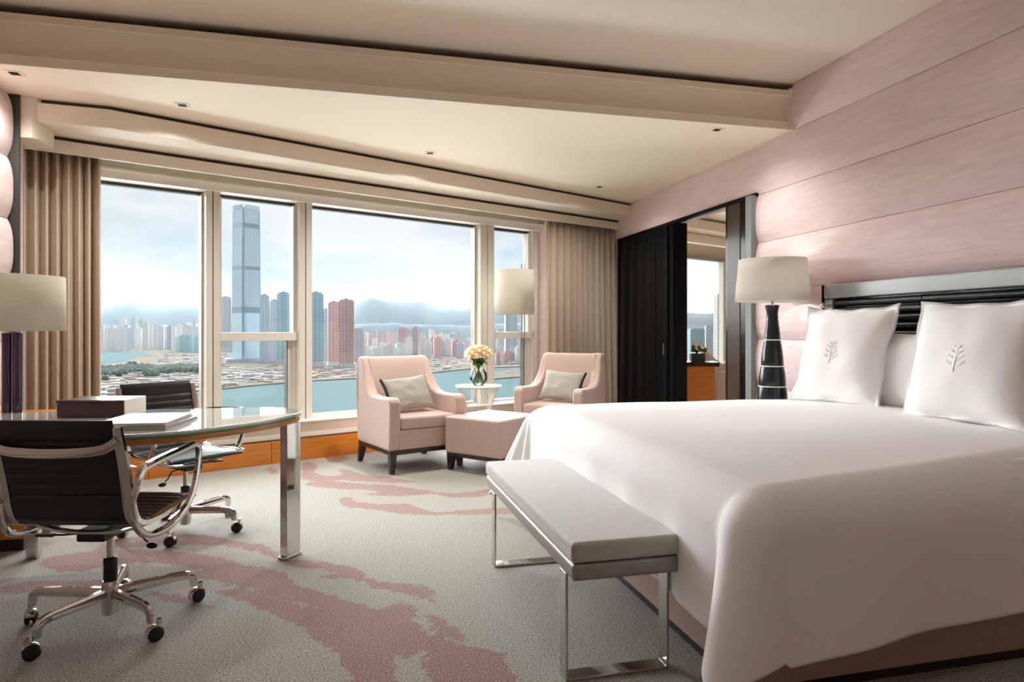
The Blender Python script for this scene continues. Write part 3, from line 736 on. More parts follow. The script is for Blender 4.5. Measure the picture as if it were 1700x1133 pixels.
# ------------------------------------------------------------------ round wire side table, vase with roses, floor lamp
TP = Vector((1.30, 6.69, 0)); TZ = .635
st = thing('side_table', 'round white topped side table on a flaring chrome wire base', 'side table', TP)
M().lathe([(.232, TZ - .014), (.238, TZ - .007), (.236, TZ)], k=48).build('tabletop', 'marble', st, smooth=True)
m = M()
for i in range(44):
    a = 2 * PI * i / 44
    pts = [(.19, .006), (.155, .06), (.125, .16), (.118, .28), (.135, .42), (.18, .54), (.222, TZ - .012)]
    m.tube(cat_spline([(r * math.cos(a + z * .25), r * math.sin(a + z * .25), z) for r, z in pts], 3), .0022, 5)
o = m.build('wire_base', 'wire_steel', st, smooth=True); o['kind'] = 'stuff'
for r, z in ((.19, .006), (.12, .20), (.222, TZ - .016)):
    M().tube([(r * math.cos(2 * PI * i / 40), r * math.sin(2 * PI * i / 40), z) for i in range(40)], .004, 6, closed=True).build('ring', 'wire_steel', st, smooth=True)
VP_ = TP + Vector((.0, 0, TZ))
vz = tag(M().lathe([(.045, .002), (.075, .030), (.09, .075), (.084, .12), (.066, .155), (.056, .170)], k=36, cap=False).build('vase', 'vase_glass', smooth=True, angle=180), 'clear round glass fishbowl vase on the side table', 'vase')
vz.location = VP_
bq = thing('bouquet', 'domed bouquet of cream and peach roses standing in the fishbowl vase', 'flowers', VP_ + Vector((0, 0, .004)))
bq.scale = (1.22, 1.22, 1.14)
rnd = random.Random(5)
m = M()
for i in range(30):
    a = rnd.uniform(0, 2 * PI); r0 = rnd.uniform(.01, .062); r1 = rnd.uniform(.01, .03); r2 = rnd.uniform(.02, .085)
    m.tube(cat_spline([(-r0 * math.cos(a), -r0 * math.sin(a), .02), (r1 * math.cos(a) * .3, r1 * math.sin(a) * .3, .15), (r2 * math.cos(a), r2 * math.sin(a), .245)], 4), .0035, 6)
m.build('stems', 'stem', bq, smooth=True)
def rose_mesh(seed):
    r_ = random.Random(seed); m = M(); m.ball((0, 0, 0), .018, 6)
    for ring, (n, rad, h, sz) in enumerate(((3, .011, .012, .015), (5, .020, .006, .020), (6, .028, -.002, .024))):
        for k in range(n):
            a = 2 * PI * k / n + ring * .6 + r_.uniform(-.2, .2)
            def fn(u, v):
                w = (u - .5) * 2; b_ = a + w * (.75 - .08 * ring)
                rr = rad * (.35 + .75 * v ** .6) * (1 + .12 * v * v)
                return (rr * math.cos(b_), rr * math.sin(b_), h - .020 + sz * 1.5 * v * (1 - .25 * w * w))
            m.grid(fn, 5, 4)
    return m
for i in range(34):
    if i == 0: th, ph = 0, 0
    else:
        g = i / 33; ph = math.acos(1 - g * .98) ; th = i * 2.399963
    R_ = .098; d = Vector((math.sin(ph) * math.cos(th), math.sin(ph) * math.sin(th), math.cos(ph)))
    mm_ = ('rose_cream', 'rose_peach', 'rose_green')[rnd.choice((0, 0, 0, 1, 2))] if ph < 1.0 else ('rose_cream', 'rose_peach')[rnd.choice((0, 1, 1))]
    o = rose_mesh(i).build('rose', mm_, bq, smooth=True, angle=180)
    o.location = Vector((d.x * R_ * 1.08, d.y * R_ * 1.08, .262 + d.z * R_ * .86)); o.rotation_euler = d.to_track_quat('Z', 'Y').to_euler()
    o.scale = (1.05, 1.05, 1.05)
for i in range(16):
    a = rnd.uniform(0, 2 * PI); r = rnd.uniform(.04, .085); zz = rnd.uniform(.19, .245)
    def fn(u, v):
        w = (u - .5) * math.sin(PI * min(.98, v + .02)) * .036; L = .075 * v
        return ((r * .4 + L) * math.cos(a) - w * math.sin(a), (r * .4 + L) * math.sin(a) + w * math.cos(a), zz + .02 * v - .05 * v * v)
    M().grid(fn, 4, 5).build('leaf', 'leaf', bq, smooth=True, solid=.001)

FL = Vector((1.86, 7.02, 0))
fl = thing('floor_lamp', 'slim chrome twin pole floor lamp with cream drum shade behind the table', 'lamp', FL)
M().lathe([(.15, 0), (.15, .018), (.14, .024), (.02, .026)], k=36).build('base', 'chrome', fl, smooth=True)
for dx in (-.016, .016): M().tube([(dx, -dx * .25, .02), (dx, -dx * .25, 1.93)], .006, 8).build('pole', 'chrome', fl, smooth=True)
so = (-.085, .02)
M().lathe([(.208, 1.375), (.208, 1.86)], (so[0], so[1], 0), 48, cap=False).build('lamp_shade', 'drum_shade', fl, smooth=True, angle=180, solid=.004)
M().tube([(0, 0, 1.62), (so[0], so[1], 1.62)], .006, 8).lathe([(.018, 1.58), (.018, 1.64)], (so[0], so[1], 0), 12).tube([(0, 0, 1.78), (so[0] - .205, so[1], 1.78)], .003, 6).build('socket', 'chrome', fl, smooth=True)
M().lathe([(.002, 1.63), (.028, 1.66), (.03, 1.70), (.002, 1.73)], (so[0], so[1], 0), 14).build('bulb', 'marble', fl, smooth=True)

lamp_light('lamp_glow', 'POINT', (FL.x + so[0], FL.y + so[1], 1.69), SHADE_W * .5, radius=.03)
# ------------------------------------------------------------------ desk
DZ = .762
out = [(-2.10, 3.12), (-1.6, 3.10), (-1.2, 3.085), (-.95, 3.09), (-.74, 3.135), (-.56, 3.26), (-.39, 3.44), (-.275, 3.64), (-.245, 3.78), (-.30, 3.90), (-.42, 3.975), (-.62, 4.02), (-.85, 4.04), (-1.3, 4.05), (-2.10, 4.05)]
sp = cat_spline([(x, y, 0) for x, y in out], 6); sp = [(p.x, p.y) for p in sp]
dc = Vector((-1.2, 3.6, 0))
dk = thing('desk', 'glass topped writing desk with rounded end, wooden edge and chrome legs', 'desk', dc)
def loc2(pts, inset=0):
    return [((x - dc.x) * (1 - inset * .9), (y - dc.y) * (1 - inset * 1.6)) for x, y in pts]
M().prism(loc2(sp), DZ - .012, DZ).build('glass_top', 'desk_glass', dk, bevel=.002)
M().prism(loc2(sp, .004), DZ - .020, DZ - .0122).build('glass_edge', 'glass_edge', dk)
M().prism(loc2(sp, .012), DZ - .052, DZ - .0205).build('wood_top', 'desk_wood', dk, bevel=.006)
def dl(x, y, z): return (x - dc.x, y - dc.y, z)
def dbox(x0, x1, y0, y1, z0, z1):
    a = dl(x0, y0, z0); b = dl(x1, y1, z1); return M().box(a[0], b[0], a[1], b[1], a[2], b[2])
# right leg: flat chrome bar slanted to the view with a small foot
m = M(); R_ = Matrix.Translation(Vector(dl(-.298, 3.70, 0))) @ Matrix.Rotation(math.radians(-38), 4, 'Z')
m.box(-.024, .024, -.052, .052, .01, DZ - .05, mat=R_); m.build('leg', 'chrome', dk, bevel=.005)
m = M(); m.box(-.028, .028, -.066, .060, 0, .014, mat=R_); m.build('foot', 'chrome', dk, bevel=.004)
m = M(); R2 = Matrix.Translation(Vector(dl(-1.61, 4.0, 0)))
m.box(-.028, .028, -.028, .028, 0, DZ - .05, mat=R2); m.build('leg', 'chrome', dk, bevel=.005)
dbox(-1.62, -.40, 3.96, 3.985, .655, .705).build('apron', 'chrome', dk, bevel=.003)
dbox(-.70, -.675, 3.35, 3.96, .66, .705).build('apron', 'chrome', dk, bevel=.003)
# cabinet at the wall under the desk's left end
cb = thing('cabinet', 'low orange wood cabinet on a dark plinth under the left end of the desk', 'cabinet', (-1.92, 4.45, 0))
M().box(-.22, .22, -.33, .42, .07, .69).build('body', 'orange_wood', cb, bevel=.003)
M().box(-.21, .21, -.335, -.33, .09, .38).build('drawer', 'orange_wood', cb, bevel=.002)
M().box(-.21, .21, -.335, -.33, .39, .68).build('drawer', 'orange_wood', cb, bevel=.002)
M().box(.22, .226, -.31, .40, .09, .68).build('side_panel', 'orange_wood', cb, bevel=.002)
M().box(-.20, .20, -.30, .39, 0, .07).build('plinth', 'plinth', cb)
# things on the desk
bxx = thing('box', 'dark maroon lidded box with a pale end standing on the desk', 'box', (-1.24, 3.86, DZ), math.radians(-10))
M().box(-.165, .16, -.11, .11, .001, .072).build('body', 'box_brown', bxx, bevel=.002)
M().box(.1605, .166, -.11, .11, .001, .086).build('end_panel', 'paper', bxx, bevel=.001)
M().box(-.168, .16, -.113, .113, .073, .086).build('lid', 'box_brown', bxx, bevel=.002)
def book(label, x, y, z, rz, a, b, t):
    k = thing('book', label, 'book', (x, y, z), rz)
    M().box(-a, a, -b, b, t - .003, t).build('cover', 'book_white', k, bevel=.001)
    M().box(-a, a, -b, b, 0, .003).build('cover', 'book_white', k, bevel=.001)
    M().box(-a + .004, a - .006, -b + .006, b - .006, .003, t - .003).build('pages', 'paper', k)
    M().box(-a - .001, -a + .003, -b, b, 0, t).build('spine', 'satin_metal', k)
book('large pale hardback book lying at the bottom of the desk stack', -.905, 3.42, DZ, math.radians(-8), .155, .20, .014)
book('large pale hardback book lying on top of the desk stack', -.915, 3.41, DZ + .0145, math.radians(-5), .15, .19, .016)
# lamp on the desk at the left wall
dlp = thing('table_lamp', 'lamp with cream drum shade and purple glass column by the left wall', 'lamp', (-1.81, 4.235, .692))
M().box(-.07, .07, -.07, .07, 0, .015).build('foot', 'chrome', dlp, bevel=.003)
for dx in (-.026, 0.026): M().lathe([(.024, .015), (.024, .495)], (dx, 0, 0), 18).build('column', 'purple_glass', dlp, smooth=True)
M().lathe([(.004, .495), (.05, .50), (.05, .51), (.006, .515), (.006, .66)], k=14).tube([(-.23, 0, .76), (.23, 0, .76)], .003, 6).tube([(0, 0, .64), (0, 0, .76)], .004, 6).build('socket', 'chrome', dlp, smooth=True)
M().lathe([(.250, .505), (.246, .81)], k=48, cap=False).build('lamp_shade', 'drum_shade', dlp, smooth=True, angle=180, solid=.004)
M().lathe([(.002, .64), (.03, .66), (.03, .72), (.002, .74)], k=14).build('bulb', 'marble', dlp, smooth=True)

lamp_light('lamp_glow', 'POINT', (-1.81, 4.235, .692 + .70), SHADE_W, radius=.03)
# ------------------------------------------------------------------ office chairs
def office_chair(label, loc, rz, star):
    c = thing('office_chair', label, 'office chair', loc, rz)
    prof = cat_spline([(0, -.335, .875), (0, -.315, .80), (0, -.285, .70), (0, -.262, .60), (0, -.250, .54), (0, -.225, .487), (0, -.175, .462), (0, -.08, .455), (0, .06, .462), (0, .16, .470), (0, .225, .468), (0, .25, .455)], 20)
    # resample by arc length
    L = [0]
    for a, b in zip(prof[:-1], prof[1:]): L.append(L[-1] + (b - a).length)
    N = 220; pts = []; j = 0
    for i in range(N):
        t = L[-1] * i / (N - 1)
        while j < len(L) - 2 and L[j + 1] < t: j += 1
        f = (t - L[j]) / max(1e-9, L[j + 1] - L[j]); pts.append(prof[j].lerp(prof[j + 1], min(1, f)))
    tot = L[-1]; pitch = tot / 21
    def sling(i0, i1, name):
        m = M(); ring = []
        xs = [-.218, -.2, -.1, 0, .1, .2, .218]
        rows = []
        for i in range(i0, i1 + 1):
            t = tot * i / (N - 1); tg = (pts[min(i + 1, N - 1)] - pts[max(i - 1, 0)]).normalized(); nrm = Vector((0, tg.z, -tg.y))
            h = .0035 + .0085 * abs(math.sin(PI * t / pitch)) ** .5
            if t < pitch * 1.6: h = max(h, .015 * math.sin(PI * min(1, max(.02, t / (pitch * 1.6)))) ** .5)
            rows.append((pts[i], nrm, h))
        vs = []
        nxx = len(xs)
        for p, nn, h in rows:
            for x in xs:
                e = 1 - (abs(x) / .222) ** 12; sag = -.006 * (1 - (x / .22) ** 2)
                vs.append(tuple(Vector((x, 0, 0)) + p + nn * (h * e + sag * 0)))
            for x in reversed(xs):
                e = 1 - (abs(x) / .222) ** 12
                vs.append(tuple(Vector((x, 0, 0)) + p - nn * (h * e)))
        k = 2 * nxx; n = len(rows)
        fs = [(a * k + b, a * k + (b + 1) % k, (a + 1) * k + (b + 1) % k, (a + 1) * k + b) for a in range(n - 1) for b in range(k)]
        fs += [tuple(range(k))[::-1], tuple((n - 1) * k + b for b in range(k))]
        m.add(vs, fs); return m.build(name, 'black_leather', c, smooth=True, angle=50)
    mid = int(N * .48)
    sling(0, mid, 'backrest'); sling(mid + 1, N - 1, 'seat')
    for sx in (-1, 1):
        pp = [p + Vector((sx * .232, 0, 0)) for p in pts[6:-4:5]]
        sc_ = [.95 + .40 * math.sin(PI * i / (len(pp) - 1)) for i in range(len(pp))]
        M().sweep(pp, [(-.007, -.016), (.007, -.016), (.011, -.008), (.011, .008), (.007, .016), (-.007, .016), (-.010, 0)], up=(1, 0, 0), scales=sc_).build('side_rail', 'chrome', c, smooth=True, angle=60)
        arm = cat_spline([(sx * .245, -.262, .56), (sx * .266, -.262, .62), (sx * .27, -.235, .675), (sx * .272, -.15, .692), (sx * .272, .05, .705), (sx * .272, .15, .708), (sx * .272, .185, .69), (sx * .272, .188, .64), (sx * .272, .16, .54), (sx * .27, .10, .46), (sx * .266, .0, .415), (sx * .262, -.12, .405), (sx * .258, -.21, .43), (sx * .25, -.252, .49), (sx * .245, -.262, .56)], 6)
        M().sweep(arm, [(-.013, -.008), (-.005, -.012), (.005, -.012), (.013, -.008), (.013, .008), (.005, .012), (-.005, .012), (-.013, .008)], up=(1, 0, 0), closed=False).build('armrest', 'chrome', c, smooth=True, angle=60)
    # back stretcher: flat arched bar behind the back, and one under the seat
    st_ = [(-.232, -.325, .80), (-.19, -.338, .772), (-.12, -.350, .762), (0, -.354, .758), (.12, -.350, .762), (.19, -.338, .772), (.232, -.325, .80)]
    M().sweep(cat_spline(st_, 5), [(-.005, -.017), (.005, -.017), (.009, 0), (.005, .017), (-.005, .017)], up=(0, 0, 1)).build('back_stretcher', 'chrome', c, smooth=True, angle=60)
    for y in (-.12, .09):
        s2 = [(-.25, y, .452), (-.18, y, .425), (-.08, y, .408), (.08, y, .408), (.18, y, .425), (.25, y, .452)]
        M().sweep(cat_spline(s2, 5), [(-.014, -.005), (.014, -.005), (.014, .005), (-.014, .005)], up=(0, 0, 1)).build('seat_stretcher', 'chrome', c, smooth=True)
    M().box(-.055, .055, -.13, .09, .368, .415).build('tilt_mechanism', 'black_plastic', c, bevel=.006)
    M().tube([(-.05, -.03, .378), (-.16, -.05, .372), (-.20, -.05, .372)], .004, 8).box(-.27, -.20, -.06, -.04, .366, .376).build('lever', 'black_plastic', c)
    M().tube([(.05, .02, .375), (.10, .03, .37), (.125, .03, .33), (.14, .03, .32)], .004, 8).ball((.155, .03, .305), .016, 8, (1.5, .7, .8)).build('lever', 'black_plastic', c, smooth=True)
    M().lathe([(.014, .25), (.014, .37)], k=18).build('column', 'chrome', c, smooth=True)
    M().lathe([(.024, .17), (.026, .175), (.026, .262), (.021, .268)], k=20).build('column_sleeve', 'black_plastic', c, smooth=True)
    M().lathe([(.026, .035), (.031, .04), (.034, .10), (.033, .15), (.028, .172)], k=24).build('hub', 'chrome', c, smooth=True)
    for i in range(5):
        a = star + i * 2 * PI / 5 - rz; d = Vector((math.cos(a), math.sin(a), 0)); q = Vector((-d.y, d.x, 0))
        path = cat_spline([d * .018 + Vector((0, 0, .122)), d * .10 + Vector((0, 0, .126)), d * .22 + Vector((0, 0, .130)), d * .285 + Vector((0, 0, .128)), d * .312 + Vector((0, 0, .110)), d * .316 + Vector((0, 0, .072))], 5)
        n_ = len(path)
        M().sweep(path, [(-.011, -.018), (.011, -.018), (.013, .004), (.006, .017), (-.006, .017), (-.013, .004)], up=(0, 0, 1), scales=[1.2 - .45 * i_ / n_ for i_ in range(n_)]).build('base_leg', 'chrome', c, smooth=True, angle=60)
        ca = a + (0.9, 2.0, -.6, 1.4, .3)[i]; cd = Vector((math.cos(ca), math.sin(ca), 0)); wc = d * .316 + cd * .016
        cst = bpy.data.objects.new('caster', None); COL.objects.link(cst); cst.parent = c; cst.location = (wc.x, wc.y, .0285); cst.rotation_euler = (0, 0, ca + PI / 2)
        # hood
        hp = [(.0, .033 * 0)]
        def hood(u, v):
            th = -.25 * PI + 1.15 * PI * u; x = (v - .5) * .034
            return (x, .0315 * math.cos(th), .0315 * math.sin(th) + .001)
        M().grid(hood, 12, 3).lathe([(.009, .03), (.009, .052)], (0, -.014, 0), 12).build('hood', 'chrome', cst, smooth=True, solid=.003)
        for sx in (-1, 1):
            M().lathe([(.012, -.006), (.025, -.006), (.028, -.003), (.028, .004), (.024, .008), (.012, .008)], (sx * .014, 0, 0), 20, axis='x').build('wheel', 'black_plastic', cst, smooth=True, angle=50)
    return c
office_chair('black ribbed leather office chair with its back to the camera, front of desk', (-.95, 3.045, 0), math.radians(-15), math.radians(96))
# second one behind the desk (turned towards the lower right)
office_chair('black ribbed leather office chair behind the desk, close to the window', (-.95, 4.34, 0), math.radians(-138), math.radians(50))

# ------------------------------------------------------------------ adjoining room seen through the opening
struct(M().prism([(XW + .1, 3.0), (9.6, 3.0), tuple(wp(13.2, .6)[:2]), tuple(wp(6.85, .6)[:2])], -.02, 0).build('floor_adjoining', 'cream_paint'))
AD = [(XW + .1, 3.0), (9.6, 3.0), tuple(wp(13.2, .6)[:2]), tuple(wp(6.85, .6)[:2])]
struct(M().prism(AD, ZL, ZL + .05).build('ceiling_adjoining', 'white_paint'))
struct(M().box(9.5, 9.6, 3.0, 12.5, 0, ZL).build('wall_adjoining_right', 'silk_pink'))
struct(M().box(XW + .1, 9.6, 2.9, 3.0, 0, ZL).build('wall_adjoining_back', 'silk_pink'))
wa = struct(M().wbox(6.85, 13.3, .50, .62, 0, .42).wbox(6.72, 7.25, .3, .62, 0, ZL).wbox(6.85, 13.3, .5, .62, 2.32, ZL).wbox(9.45, 13.3, .5, .62, .42, 2.32).build('wall_adjoining_window', 'cream_paint'))
struct(M().wbox(6.85, 13.0, -.25, .05, 2.60, 2.73).wbox(6.85, 13.0, 0, .10, 2.46, 2.58).build('trim_8', 'cream_paint'))
w5 = struct(bpy.data.objects.new('window_5', None)); COL.objects.link(w5)
M().wbox(7.25, 9.45, .476, .482, .42, 2.32).build('pane', 'window_glass', w5)
M().wbox(7.25, 9.45, .42, .5, 2.30, 2.34).build('frame', 'frame_grey', w5)
M().wbox(9.12, 9.2, .42, .5, .42, 2.32).build('frame', 'frame_white', w5)
M().wbox(7.25, 9.45, .42, .5, .40, .44).build('frame', 'frame_white', w5)
# console, planter, sofa
cq = atd(1166, 660, 7.55); 
cn = thing('console', 'orange wood console with dark top and chrome leg inside the next room', 'console', (cq.x + .0, cq.y, 0), math.radians(-20))
M().box(-.24, .10, -.16, .18, .05, .80).build('body', 'orange_wood', cn, bevel=.003)
M().box(-.26, .155, -.18, .20, .80, .845).build('top', 'dark_wood', cn, bevel=.003)
M().box(.115, .145, -.17, -.14, 0, .80).build('leg', 'chrome', cn, bevel=.003)
M().box(.115, .145, .16, .19, 0, .80).build('leg', 'chrome', cn, bevel=.003)
pq = Vector((cn.location.x - .075, cn.location.y - .02, .845))
pt = thing('planter', 'dark green square planter of yellow green blooms on the next room console', 'plant', pq, math.radians(-20))
M().box(-.075, .075, -.075, .075, 0, .10).build('pot', 'planter', pt, bevel=.004)
for i in range(26):
    a = rnd.uniform(0, 2 * PI); r = rnd.uniform(0, .09); zz = .12 + rnd.uniform(0, .085) * (1 - r * 5)
    M().ball((r * math.cos(a), r * math.sin(a), zz), rnd.uniform(.018, .028), 6).build('bloom', rnd.choice(('rose_green', 'leaf', 'stem', 'rose_peach')), pt, smooth=True, angle=180)
sq = atd(1200, 660, 8.1)
sf = thing('sofa', 'cream sofa with two back cushions under the window of the next room', 'sofa', (sq.x + .35, sq.y, 0), math.radians(-8))
M().box(-.9, .9, -.40, -.20, .06, .72).build('backrest', 'sofa', sf, bevel=.04, seg=3)
M().box(-.9, .9, -.2, .45, .06, .42).build('seat', 'sofa', sf, bevel=.03, seg=3)
for sx in (-1, 1): M().box(sx * .98 - .09, sx * .98 + .09, -.40, .45, .06, .60).build('arm', 'sofa', sf, bevel=.03, seg=3)
M().box(-1.05, 1.05, -.38, .43, 0, .06).build('plinth', 'plinth', sf)
for i, dx in enumerate((-.62, -.18)):
    o = pillow_mesh(.22, .22, .08, .0, n=20, seed=i).build('throw_cushion', 'sofa', smooth=True, angle=180)
    p = sf.matrix_basis @ Vector((dx, -.10, .72)); place(o, p, math.radians(15), math.radians(-8), math.radians(38))
    tag(o, ('cream cushion tilted on the sofa, the one nearer the console', 'cream cushion tilted on the sofa, the one farther from the console')[i], 'cushion')

# ------------------------------------------------------------------ the city far below: real distances, sea level 120 m under the eye
GZ = CH - 120.0
def gp(px, py, dz=0):     # point on sea level (plus dz) under an image position
    r = ray(px, py); t = (GZ - CH) / r.z
    return Vector((t * r.x, t * r.y, GZ + dz))
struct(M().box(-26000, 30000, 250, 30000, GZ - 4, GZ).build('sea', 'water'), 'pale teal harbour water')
shore = [(-500, 760), (100, 712), (250, 676), (362, 648), (420, 642), (478, 637), (514, 634), (589, 630), (640, 627), (700, 622), (770, 615), (800, 612), (900, 609), (1000, 606), (1150, 600), (1400, 596), (2000, 590)]
fa = [(2600, 551.5), (1400, 551.5), (850, 551.5), (300, 551.5), (-500, 551.5), (-1200, 552)]
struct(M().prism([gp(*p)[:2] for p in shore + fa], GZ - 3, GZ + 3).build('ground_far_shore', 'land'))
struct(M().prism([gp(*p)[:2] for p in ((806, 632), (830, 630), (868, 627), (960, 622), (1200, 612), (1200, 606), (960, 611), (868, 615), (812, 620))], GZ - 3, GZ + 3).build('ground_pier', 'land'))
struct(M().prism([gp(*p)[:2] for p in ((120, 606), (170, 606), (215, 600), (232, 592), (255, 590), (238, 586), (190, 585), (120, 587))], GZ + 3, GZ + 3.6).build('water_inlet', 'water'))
# mountains
def ridge(name, pts, D0, depth, seed):
    m = M(); nu, nv = 90, 9
    xs = [p[0] for p in pts]; ys = [p[1] for p in pts]
    def fn(u, v):
        px = xs[0] + (xs[-1] - xs[0]) * u; y = float(np.interp(px, xs, ys)); h = (549 - y) * D0 / F + 120
        h += 22 * mnoise.noise(Vector((px * .06, seed, 0)))
        D = D0 + depth * (v - .5) * 2; prof = math.cos((v - .5) * PI) ** .8 if 0 < v < 1 else 0
        p = atd(px, 549, D); hh = h * prof * (1 + .25 * mnoise.noise(Vector((px * .03, v * 3, seed))) * (1 if abs(v - .5) > .1 else 0))
        return (p.x, p.y, GZ + hh)
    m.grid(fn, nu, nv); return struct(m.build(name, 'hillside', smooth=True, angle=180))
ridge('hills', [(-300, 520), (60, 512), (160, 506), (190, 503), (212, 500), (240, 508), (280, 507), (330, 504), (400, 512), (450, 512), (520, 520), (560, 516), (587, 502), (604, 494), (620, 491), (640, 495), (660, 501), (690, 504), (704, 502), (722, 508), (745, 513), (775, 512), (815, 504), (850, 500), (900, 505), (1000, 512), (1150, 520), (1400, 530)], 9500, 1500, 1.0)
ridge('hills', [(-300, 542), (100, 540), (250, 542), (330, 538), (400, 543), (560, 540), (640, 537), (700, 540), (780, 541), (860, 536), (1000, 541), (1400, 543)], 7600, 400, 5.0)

# main tower: tapering glass shaft of two visible faces, notched corners, louvre bands and flared skirt
def tower_at(px0, px1, ytop, ybase):
    D = F * 120 / (ybase - 549); w = (px1 - px0) * D / F; c = atd((px0 + px1) / 2, ybase, D); return D, w, Vector((c.x, c.y, GZ)), (ybase - ytop) * D / F
D, w, c, h = tower_at(386, 432, 343, 602)
tw = thing('skyscraper', 'very tall pale glass skyscraper with flared foot on the far waterfront', 'skyscraper', c, math.radians(-13.9 + 22 + 32))
hw = w * .37
def shaft(z0, z1, k0, k1, m=None):
    m = m or M(); n = .16
    def ring(k):
        a = hw * k; b = a * (1 - n)
        return [(-a, -b), (-b, -b), (-b, -a), (b, -a), (b, -b), (a, -b), (a, b), (b, b), (b, a), (-b, a), (-b, b), (-a, b)]
    r0, r1 = ring(k0), ring(k1); N_ = 12
    m.add([(p[0], p[1], z0) for p in r0] + [(p[0], p[1], z1) for p in r1], [tuple(range(N_))[::-1], tuple(range(N_, 2 * N_))] + [(i, (i + 1) % N_, N_ + (i + 1) % N_, N_ + i) for i in range(N_)])
    return m
kk = lambda z: 1.0 - .10 * max(0, (z / h - .45)) / .55
cuts = [0.04, .315, .355, .59, .612, .855, .885, .985]
for i in range(0, 7):
    z0, z1 = h * cuts[i], h * cuts[i + 1]; band = i % 2 == 1
    f_ = .985 if band else 1.0
    shaft(z0, z1, kk(z0) * f_, kk(z1) * f_).build('louvre_band' if band else 'shaft', 'tower_band' if band else 'facade_glass', tw)
for sx, sy in ((0, -1), (-1, 0), (1, 0), (0, 1)):
    m = M(); a = hw * kk(h) ; b = a * .80
    m.box(-b if sy else sx * a - 3, b if sy else sx * a + 3, -b if sx else sy * a - 3, b if sx else sy * a + 3, h * .975, h * 1.0); m.build('crown', 'facade_glass', tw)
shaft(0, h * .07, 1.20, 1.0).build('skirt', 'facade_glass', tw)
for sx, sy in ((-1, -1), (1, -1), (-1, 1)):
    M().taper((sx * hw * .90, sy * hw * .90, 0), (hw * .085, hw * .085), (sx * hw * .81, sy * hw * .81, h * .97), (hw * .075, hw * .075)).build('corner_notch', 'tower_glass_dark', tw)
M().prism([(hw * 2.1 * math.cos(2 * PI * i / 24), hw * 1.5 * math.sin(2 * PI * i / 24)) for i in range(24)], 0, 16).build('podium', 'facade_grey', tw)

def tower(px0, px1, ytop, ybase, m, label, rot=None, twin=False, name='apartment_tower', group=None, cat='tower'):
    D, w, c, h = tower_at(px0, px1, ytop, ybase)
    rz = -YAW * 1 + (rot if rot is not None else .3)
    t = thing(name, label, cat, c, rz, group)
    f_ = w / (abs(math.cos(rz + YAW * 0)) + .55 * abs(math.sin(rz))) / 2
    d = f_ * .55
    M().box(-f_, f_, -d, d, 0, h * .965).build('shaft', m, t)
    M().box(-f_ * .8, f_ * .8, -d * .8, d * .8, h * .965, h * .985).box(-f_ * .3, f_ * .2, -d * .4, d * .5, h * .985, h).build('roof_house', m, t)
    if twin or w > 40:
        for k in (-.72, 0, .72): M().box(f_ * k - f_ * .13, f_ * k + f_ * .13, -d * 1.18, -d, 0, h * .95).build('bay', m, t)
        M().box(-f_ * 1.15, f_ * 1.15, -d * 1.5, d * 1.5, 0, h * .07).build('podium', 'facade_white', t)
    return t
tower(432, 447, 488, 604, 'facade_grey', 'slim grey tower immediately right of the tall glass skyscraper', .2)
tower(448, 464, 497, 603, 'facade_grey', 'second grey tower to the right of the skyscraper, slightly lower', .5)
tower(461, 483, 484, 606, 'facade_teal', 'teal glass tower beside the grey pair, left of the second mullion', .1)
tower(514, 537, 484, 611, 'facade_teal', 'teal glass tower just right of the second mullion', .25, True)
tower(537, 546, 512, 604, 'facade_grey', 'thin grey slab between the teal tower and the pink towers', .1)
tower(544, 564, 500, 609, 'facade_pink', 'pinkish brown tower, the left and lower of the close pair', .35, True)
tower(563, 588, 496, 611, 'facade_pink', 'pinkish brown tower, the right and taller of the close pair', .2, True)
tower(588, 604, 545, 603, 'facade_grey', 'low grey tower right of the pink pair', .2)
tower(365, 386, 492, 585, 'facade_grey', 'bluish grey tower half hidden left of the skyscraper', .1)
tower(838, 858, 518, 596, 'facade_grey', 'grey tower seen under the floor lamp shade', .2)
t_ = tower(1186, 1206, 486, 650, 'facade_white', 'pale gridded office tower seen through the window of the next room', .3)
tower(1142, 1168, 545, 600, 'facade_teal', 'low blue block seen through the window of the next room', .2)
tower(1170, 1182, 540, 598, 'facade_grey', 'slender grey block between the blue block and gridded tower', .2)
ORD = 'first second third fourth fifth sixth seventh eighth ninth tenth eleventh twelfth thirteenth fourteenth fifteenth sixteenth seventeenth eighteenth nineteenth twentieth twenty-first twenty-second twenty-third twenty-fourth twenty-fifth twenty-sixth'.split()
def row(n, x0, x1, y0, y1, t0, t1, ms, w0, w1, label, group, seed):
    r_ = random.Random(seed)
    for i in range(n):
        px = x0 + (x1 - x0) * (i + r_.uniform(.38, .62)) / n; w_ = r_.uniform(w0, w1); yb = r_.uniform(y0, y1)
        D, w, c, h = tower_at(px - w_ / 2, px + w_ / 2, r_.uniform(t0, t1), yb)
        m = M(); m.box(-w / 2, w / 2, -w * .3, w * .3, 0, h).box(-w * .2, w * .25, -w * .15, w * .15, h, h + 6)
        o = m.build('apartment_block', r_.choice(ms), None); o.location = c; o.rotation_euler = (0, 0, -YAW + r_.uniform(-.5, .6)); tag(o, label + ', ' + ORD[i] + ' from the left', 'building', group)
row(9, 166, 205, 582, 585, 540, 546, ['facade_white'], 6, 9, 'pale slab block by the inlet', 'slab blocks by the inlet', 1)
row(20, 200, 330, 576, 582, 528, 548, ['facade_white', 'facade_white', 'facade_grey'], 6, 10, 'hazy block behind the inlet', 'blocks behind the inlet', 2)
row(6, 296, 330, 584, 587, 556, 562, ['facade_teal', 'facade_grey'], 8, 14, 'low bluish block near the first mullion', 'bluish blocks near the mullion', 3)
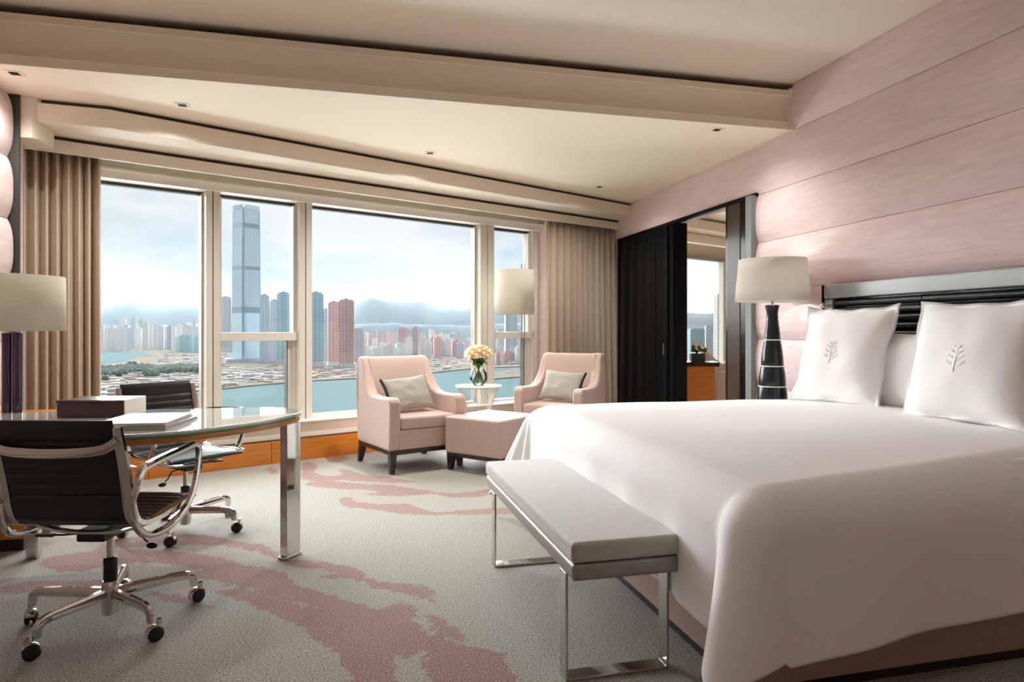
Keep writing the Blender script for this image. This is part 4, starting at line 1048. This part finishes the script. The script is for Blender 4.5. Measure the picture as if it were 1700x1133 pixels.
row(26, 590, 780, 572, 578, 548, 566, ['facade_white', 'facade_white', 'facade_pink'], 7, 12, 'small far block below the mountains', 'far blocks below the mountains', 4)
row(18, 660, 800, 588, 598, 560, 572, ['facade_grey', 'facade_white', 'facade_pink', 'facade_white'], 9, 15, 'mid distance shore block beyond the armchair', 'mid distance shore blocks', 5)
row(6, 664, 692, 590, 594, 543, 552, ['facade_pink', 'facade_grey'], 7, 9, 'taller pinkish block among the shore blocks', 'taller shore blocks', 6)
row(9, 596, 660, 596, 601, 570, 580, ['facade_white'], 9, 13, 'low white block right of the pink towers', 'low white blocks', 7)
row(12, 700, 778, 582, 590, 546, 566, ['facade_white', 'facade_grey'], 6, 10, 'pale block near the third mullion', 'blocks near the third mullion', 8)
row(16, 812, 880, 600, 606, 576, 586, ['facade_pink', 'facade_grey', 'facade_white'], 7, 10, 'waterfront block by the floor lamp pole', 'waterfront blocks by the lamp', 9)
row(12, 815, 900, 576, 584, 545, 560, ['facade_white', 'facade_grey'], 6, 11, 'hazy pale block behind the floor lamp', 'hazy blocks behind the lamp', 10)
row(22, 1130, 1260, 580, 592, 552, 566, ['facade_white', 'facade_grey'], 7, 12, 'pale block seen through the next room window', 'blocks through the next room window', 12)
row(10, 432, 484, 578, 584, 545, 556, ['facade_white', 'facade_grey'], 6, 9, 'pale block in the gaps behind the teal tower', 'blocks behind the teal tower', 13)
# the low carpet of sheds, containers and streets: uncountable, joined by colour
SHED = []
def lowrise(name, mt, n, seed, x0, x1, y0, y1, s0, s1, label):
    r_ = random.Random(seed); m = M()
    for i in range(n):
        px = r_.uniform(x0, x1); py = y0 + (y1 - y0) * r_.random() ** 1.0
        lim = float(np.interp(px, [p[0] for p in shore], [p[1] for p in shore]))
        if py > lim - 2.0 or (378 < px < 440 and py < 612) or (510 < px < 606 and py < 616) or (px < 262 and 583 < py < 608): continue
        p = gp(px, py); a = r_.uniform(-.2, .5); s = r_.uniform(s0, s1); q = s * r_.uniform(.3, .9)
        m.box(-s, s, -q, q, 0, r_.uniform(.25, .9) * min(s, 20), mat=Matrix.Translation(p) @ Matrix.Rotation(a, 4, 'Z'))
    if SHED:
        o = m.build('roofs', mt, SHED[0]); o['kind'] = 'stuff'
    else:
        o = m.build(name, mt); tag(o, label, 'sheds', kind='stuff'); SHED.append(o)
lowrise('waterfront_sheds', 'low_white', 2200, 21, 100, 900, 572, 660, 4, 13, 'low white, reddish, bluish and sandy roofs spread over the far shore')
lowrise('waterfront_sheds', 'low_red', 900, 22, 100, 900, 575, 655, 3, 10, 'reddish low roofs and containers on the far shore')
lowrise('waterfront_sheds', 'low_blue', 900, 23, 100, 900, 572, 640, 3, 10, 'bluish low roofs spread over the far shore')
lowrise('waterfront_sheds', 'low_sand', 900, 24, 100, 900, 600, 655, 3, 11, 'sandy coloured sheds on the reclaimed land')
m = M(); r_ = random.Random(31)
for i in range(520):
    px = r_.uniform(120, 345); py = (622 + 12 * math.sin(px * .05) * .3 + r_.gauss(0, 3.5)) if px < 260 else 618 + r_.gauss(0, 2)
    p = gp(px, py); m.ball((p.x, p.y, GZ + 8), r_.uniform(7, 13), 4)
tag(m.build('shrubbery', 'scrub', smooth=True, angle=180), 'strip of green trees on the near bank, left window', 'trees', kind='stuff')

# haze over the harbour
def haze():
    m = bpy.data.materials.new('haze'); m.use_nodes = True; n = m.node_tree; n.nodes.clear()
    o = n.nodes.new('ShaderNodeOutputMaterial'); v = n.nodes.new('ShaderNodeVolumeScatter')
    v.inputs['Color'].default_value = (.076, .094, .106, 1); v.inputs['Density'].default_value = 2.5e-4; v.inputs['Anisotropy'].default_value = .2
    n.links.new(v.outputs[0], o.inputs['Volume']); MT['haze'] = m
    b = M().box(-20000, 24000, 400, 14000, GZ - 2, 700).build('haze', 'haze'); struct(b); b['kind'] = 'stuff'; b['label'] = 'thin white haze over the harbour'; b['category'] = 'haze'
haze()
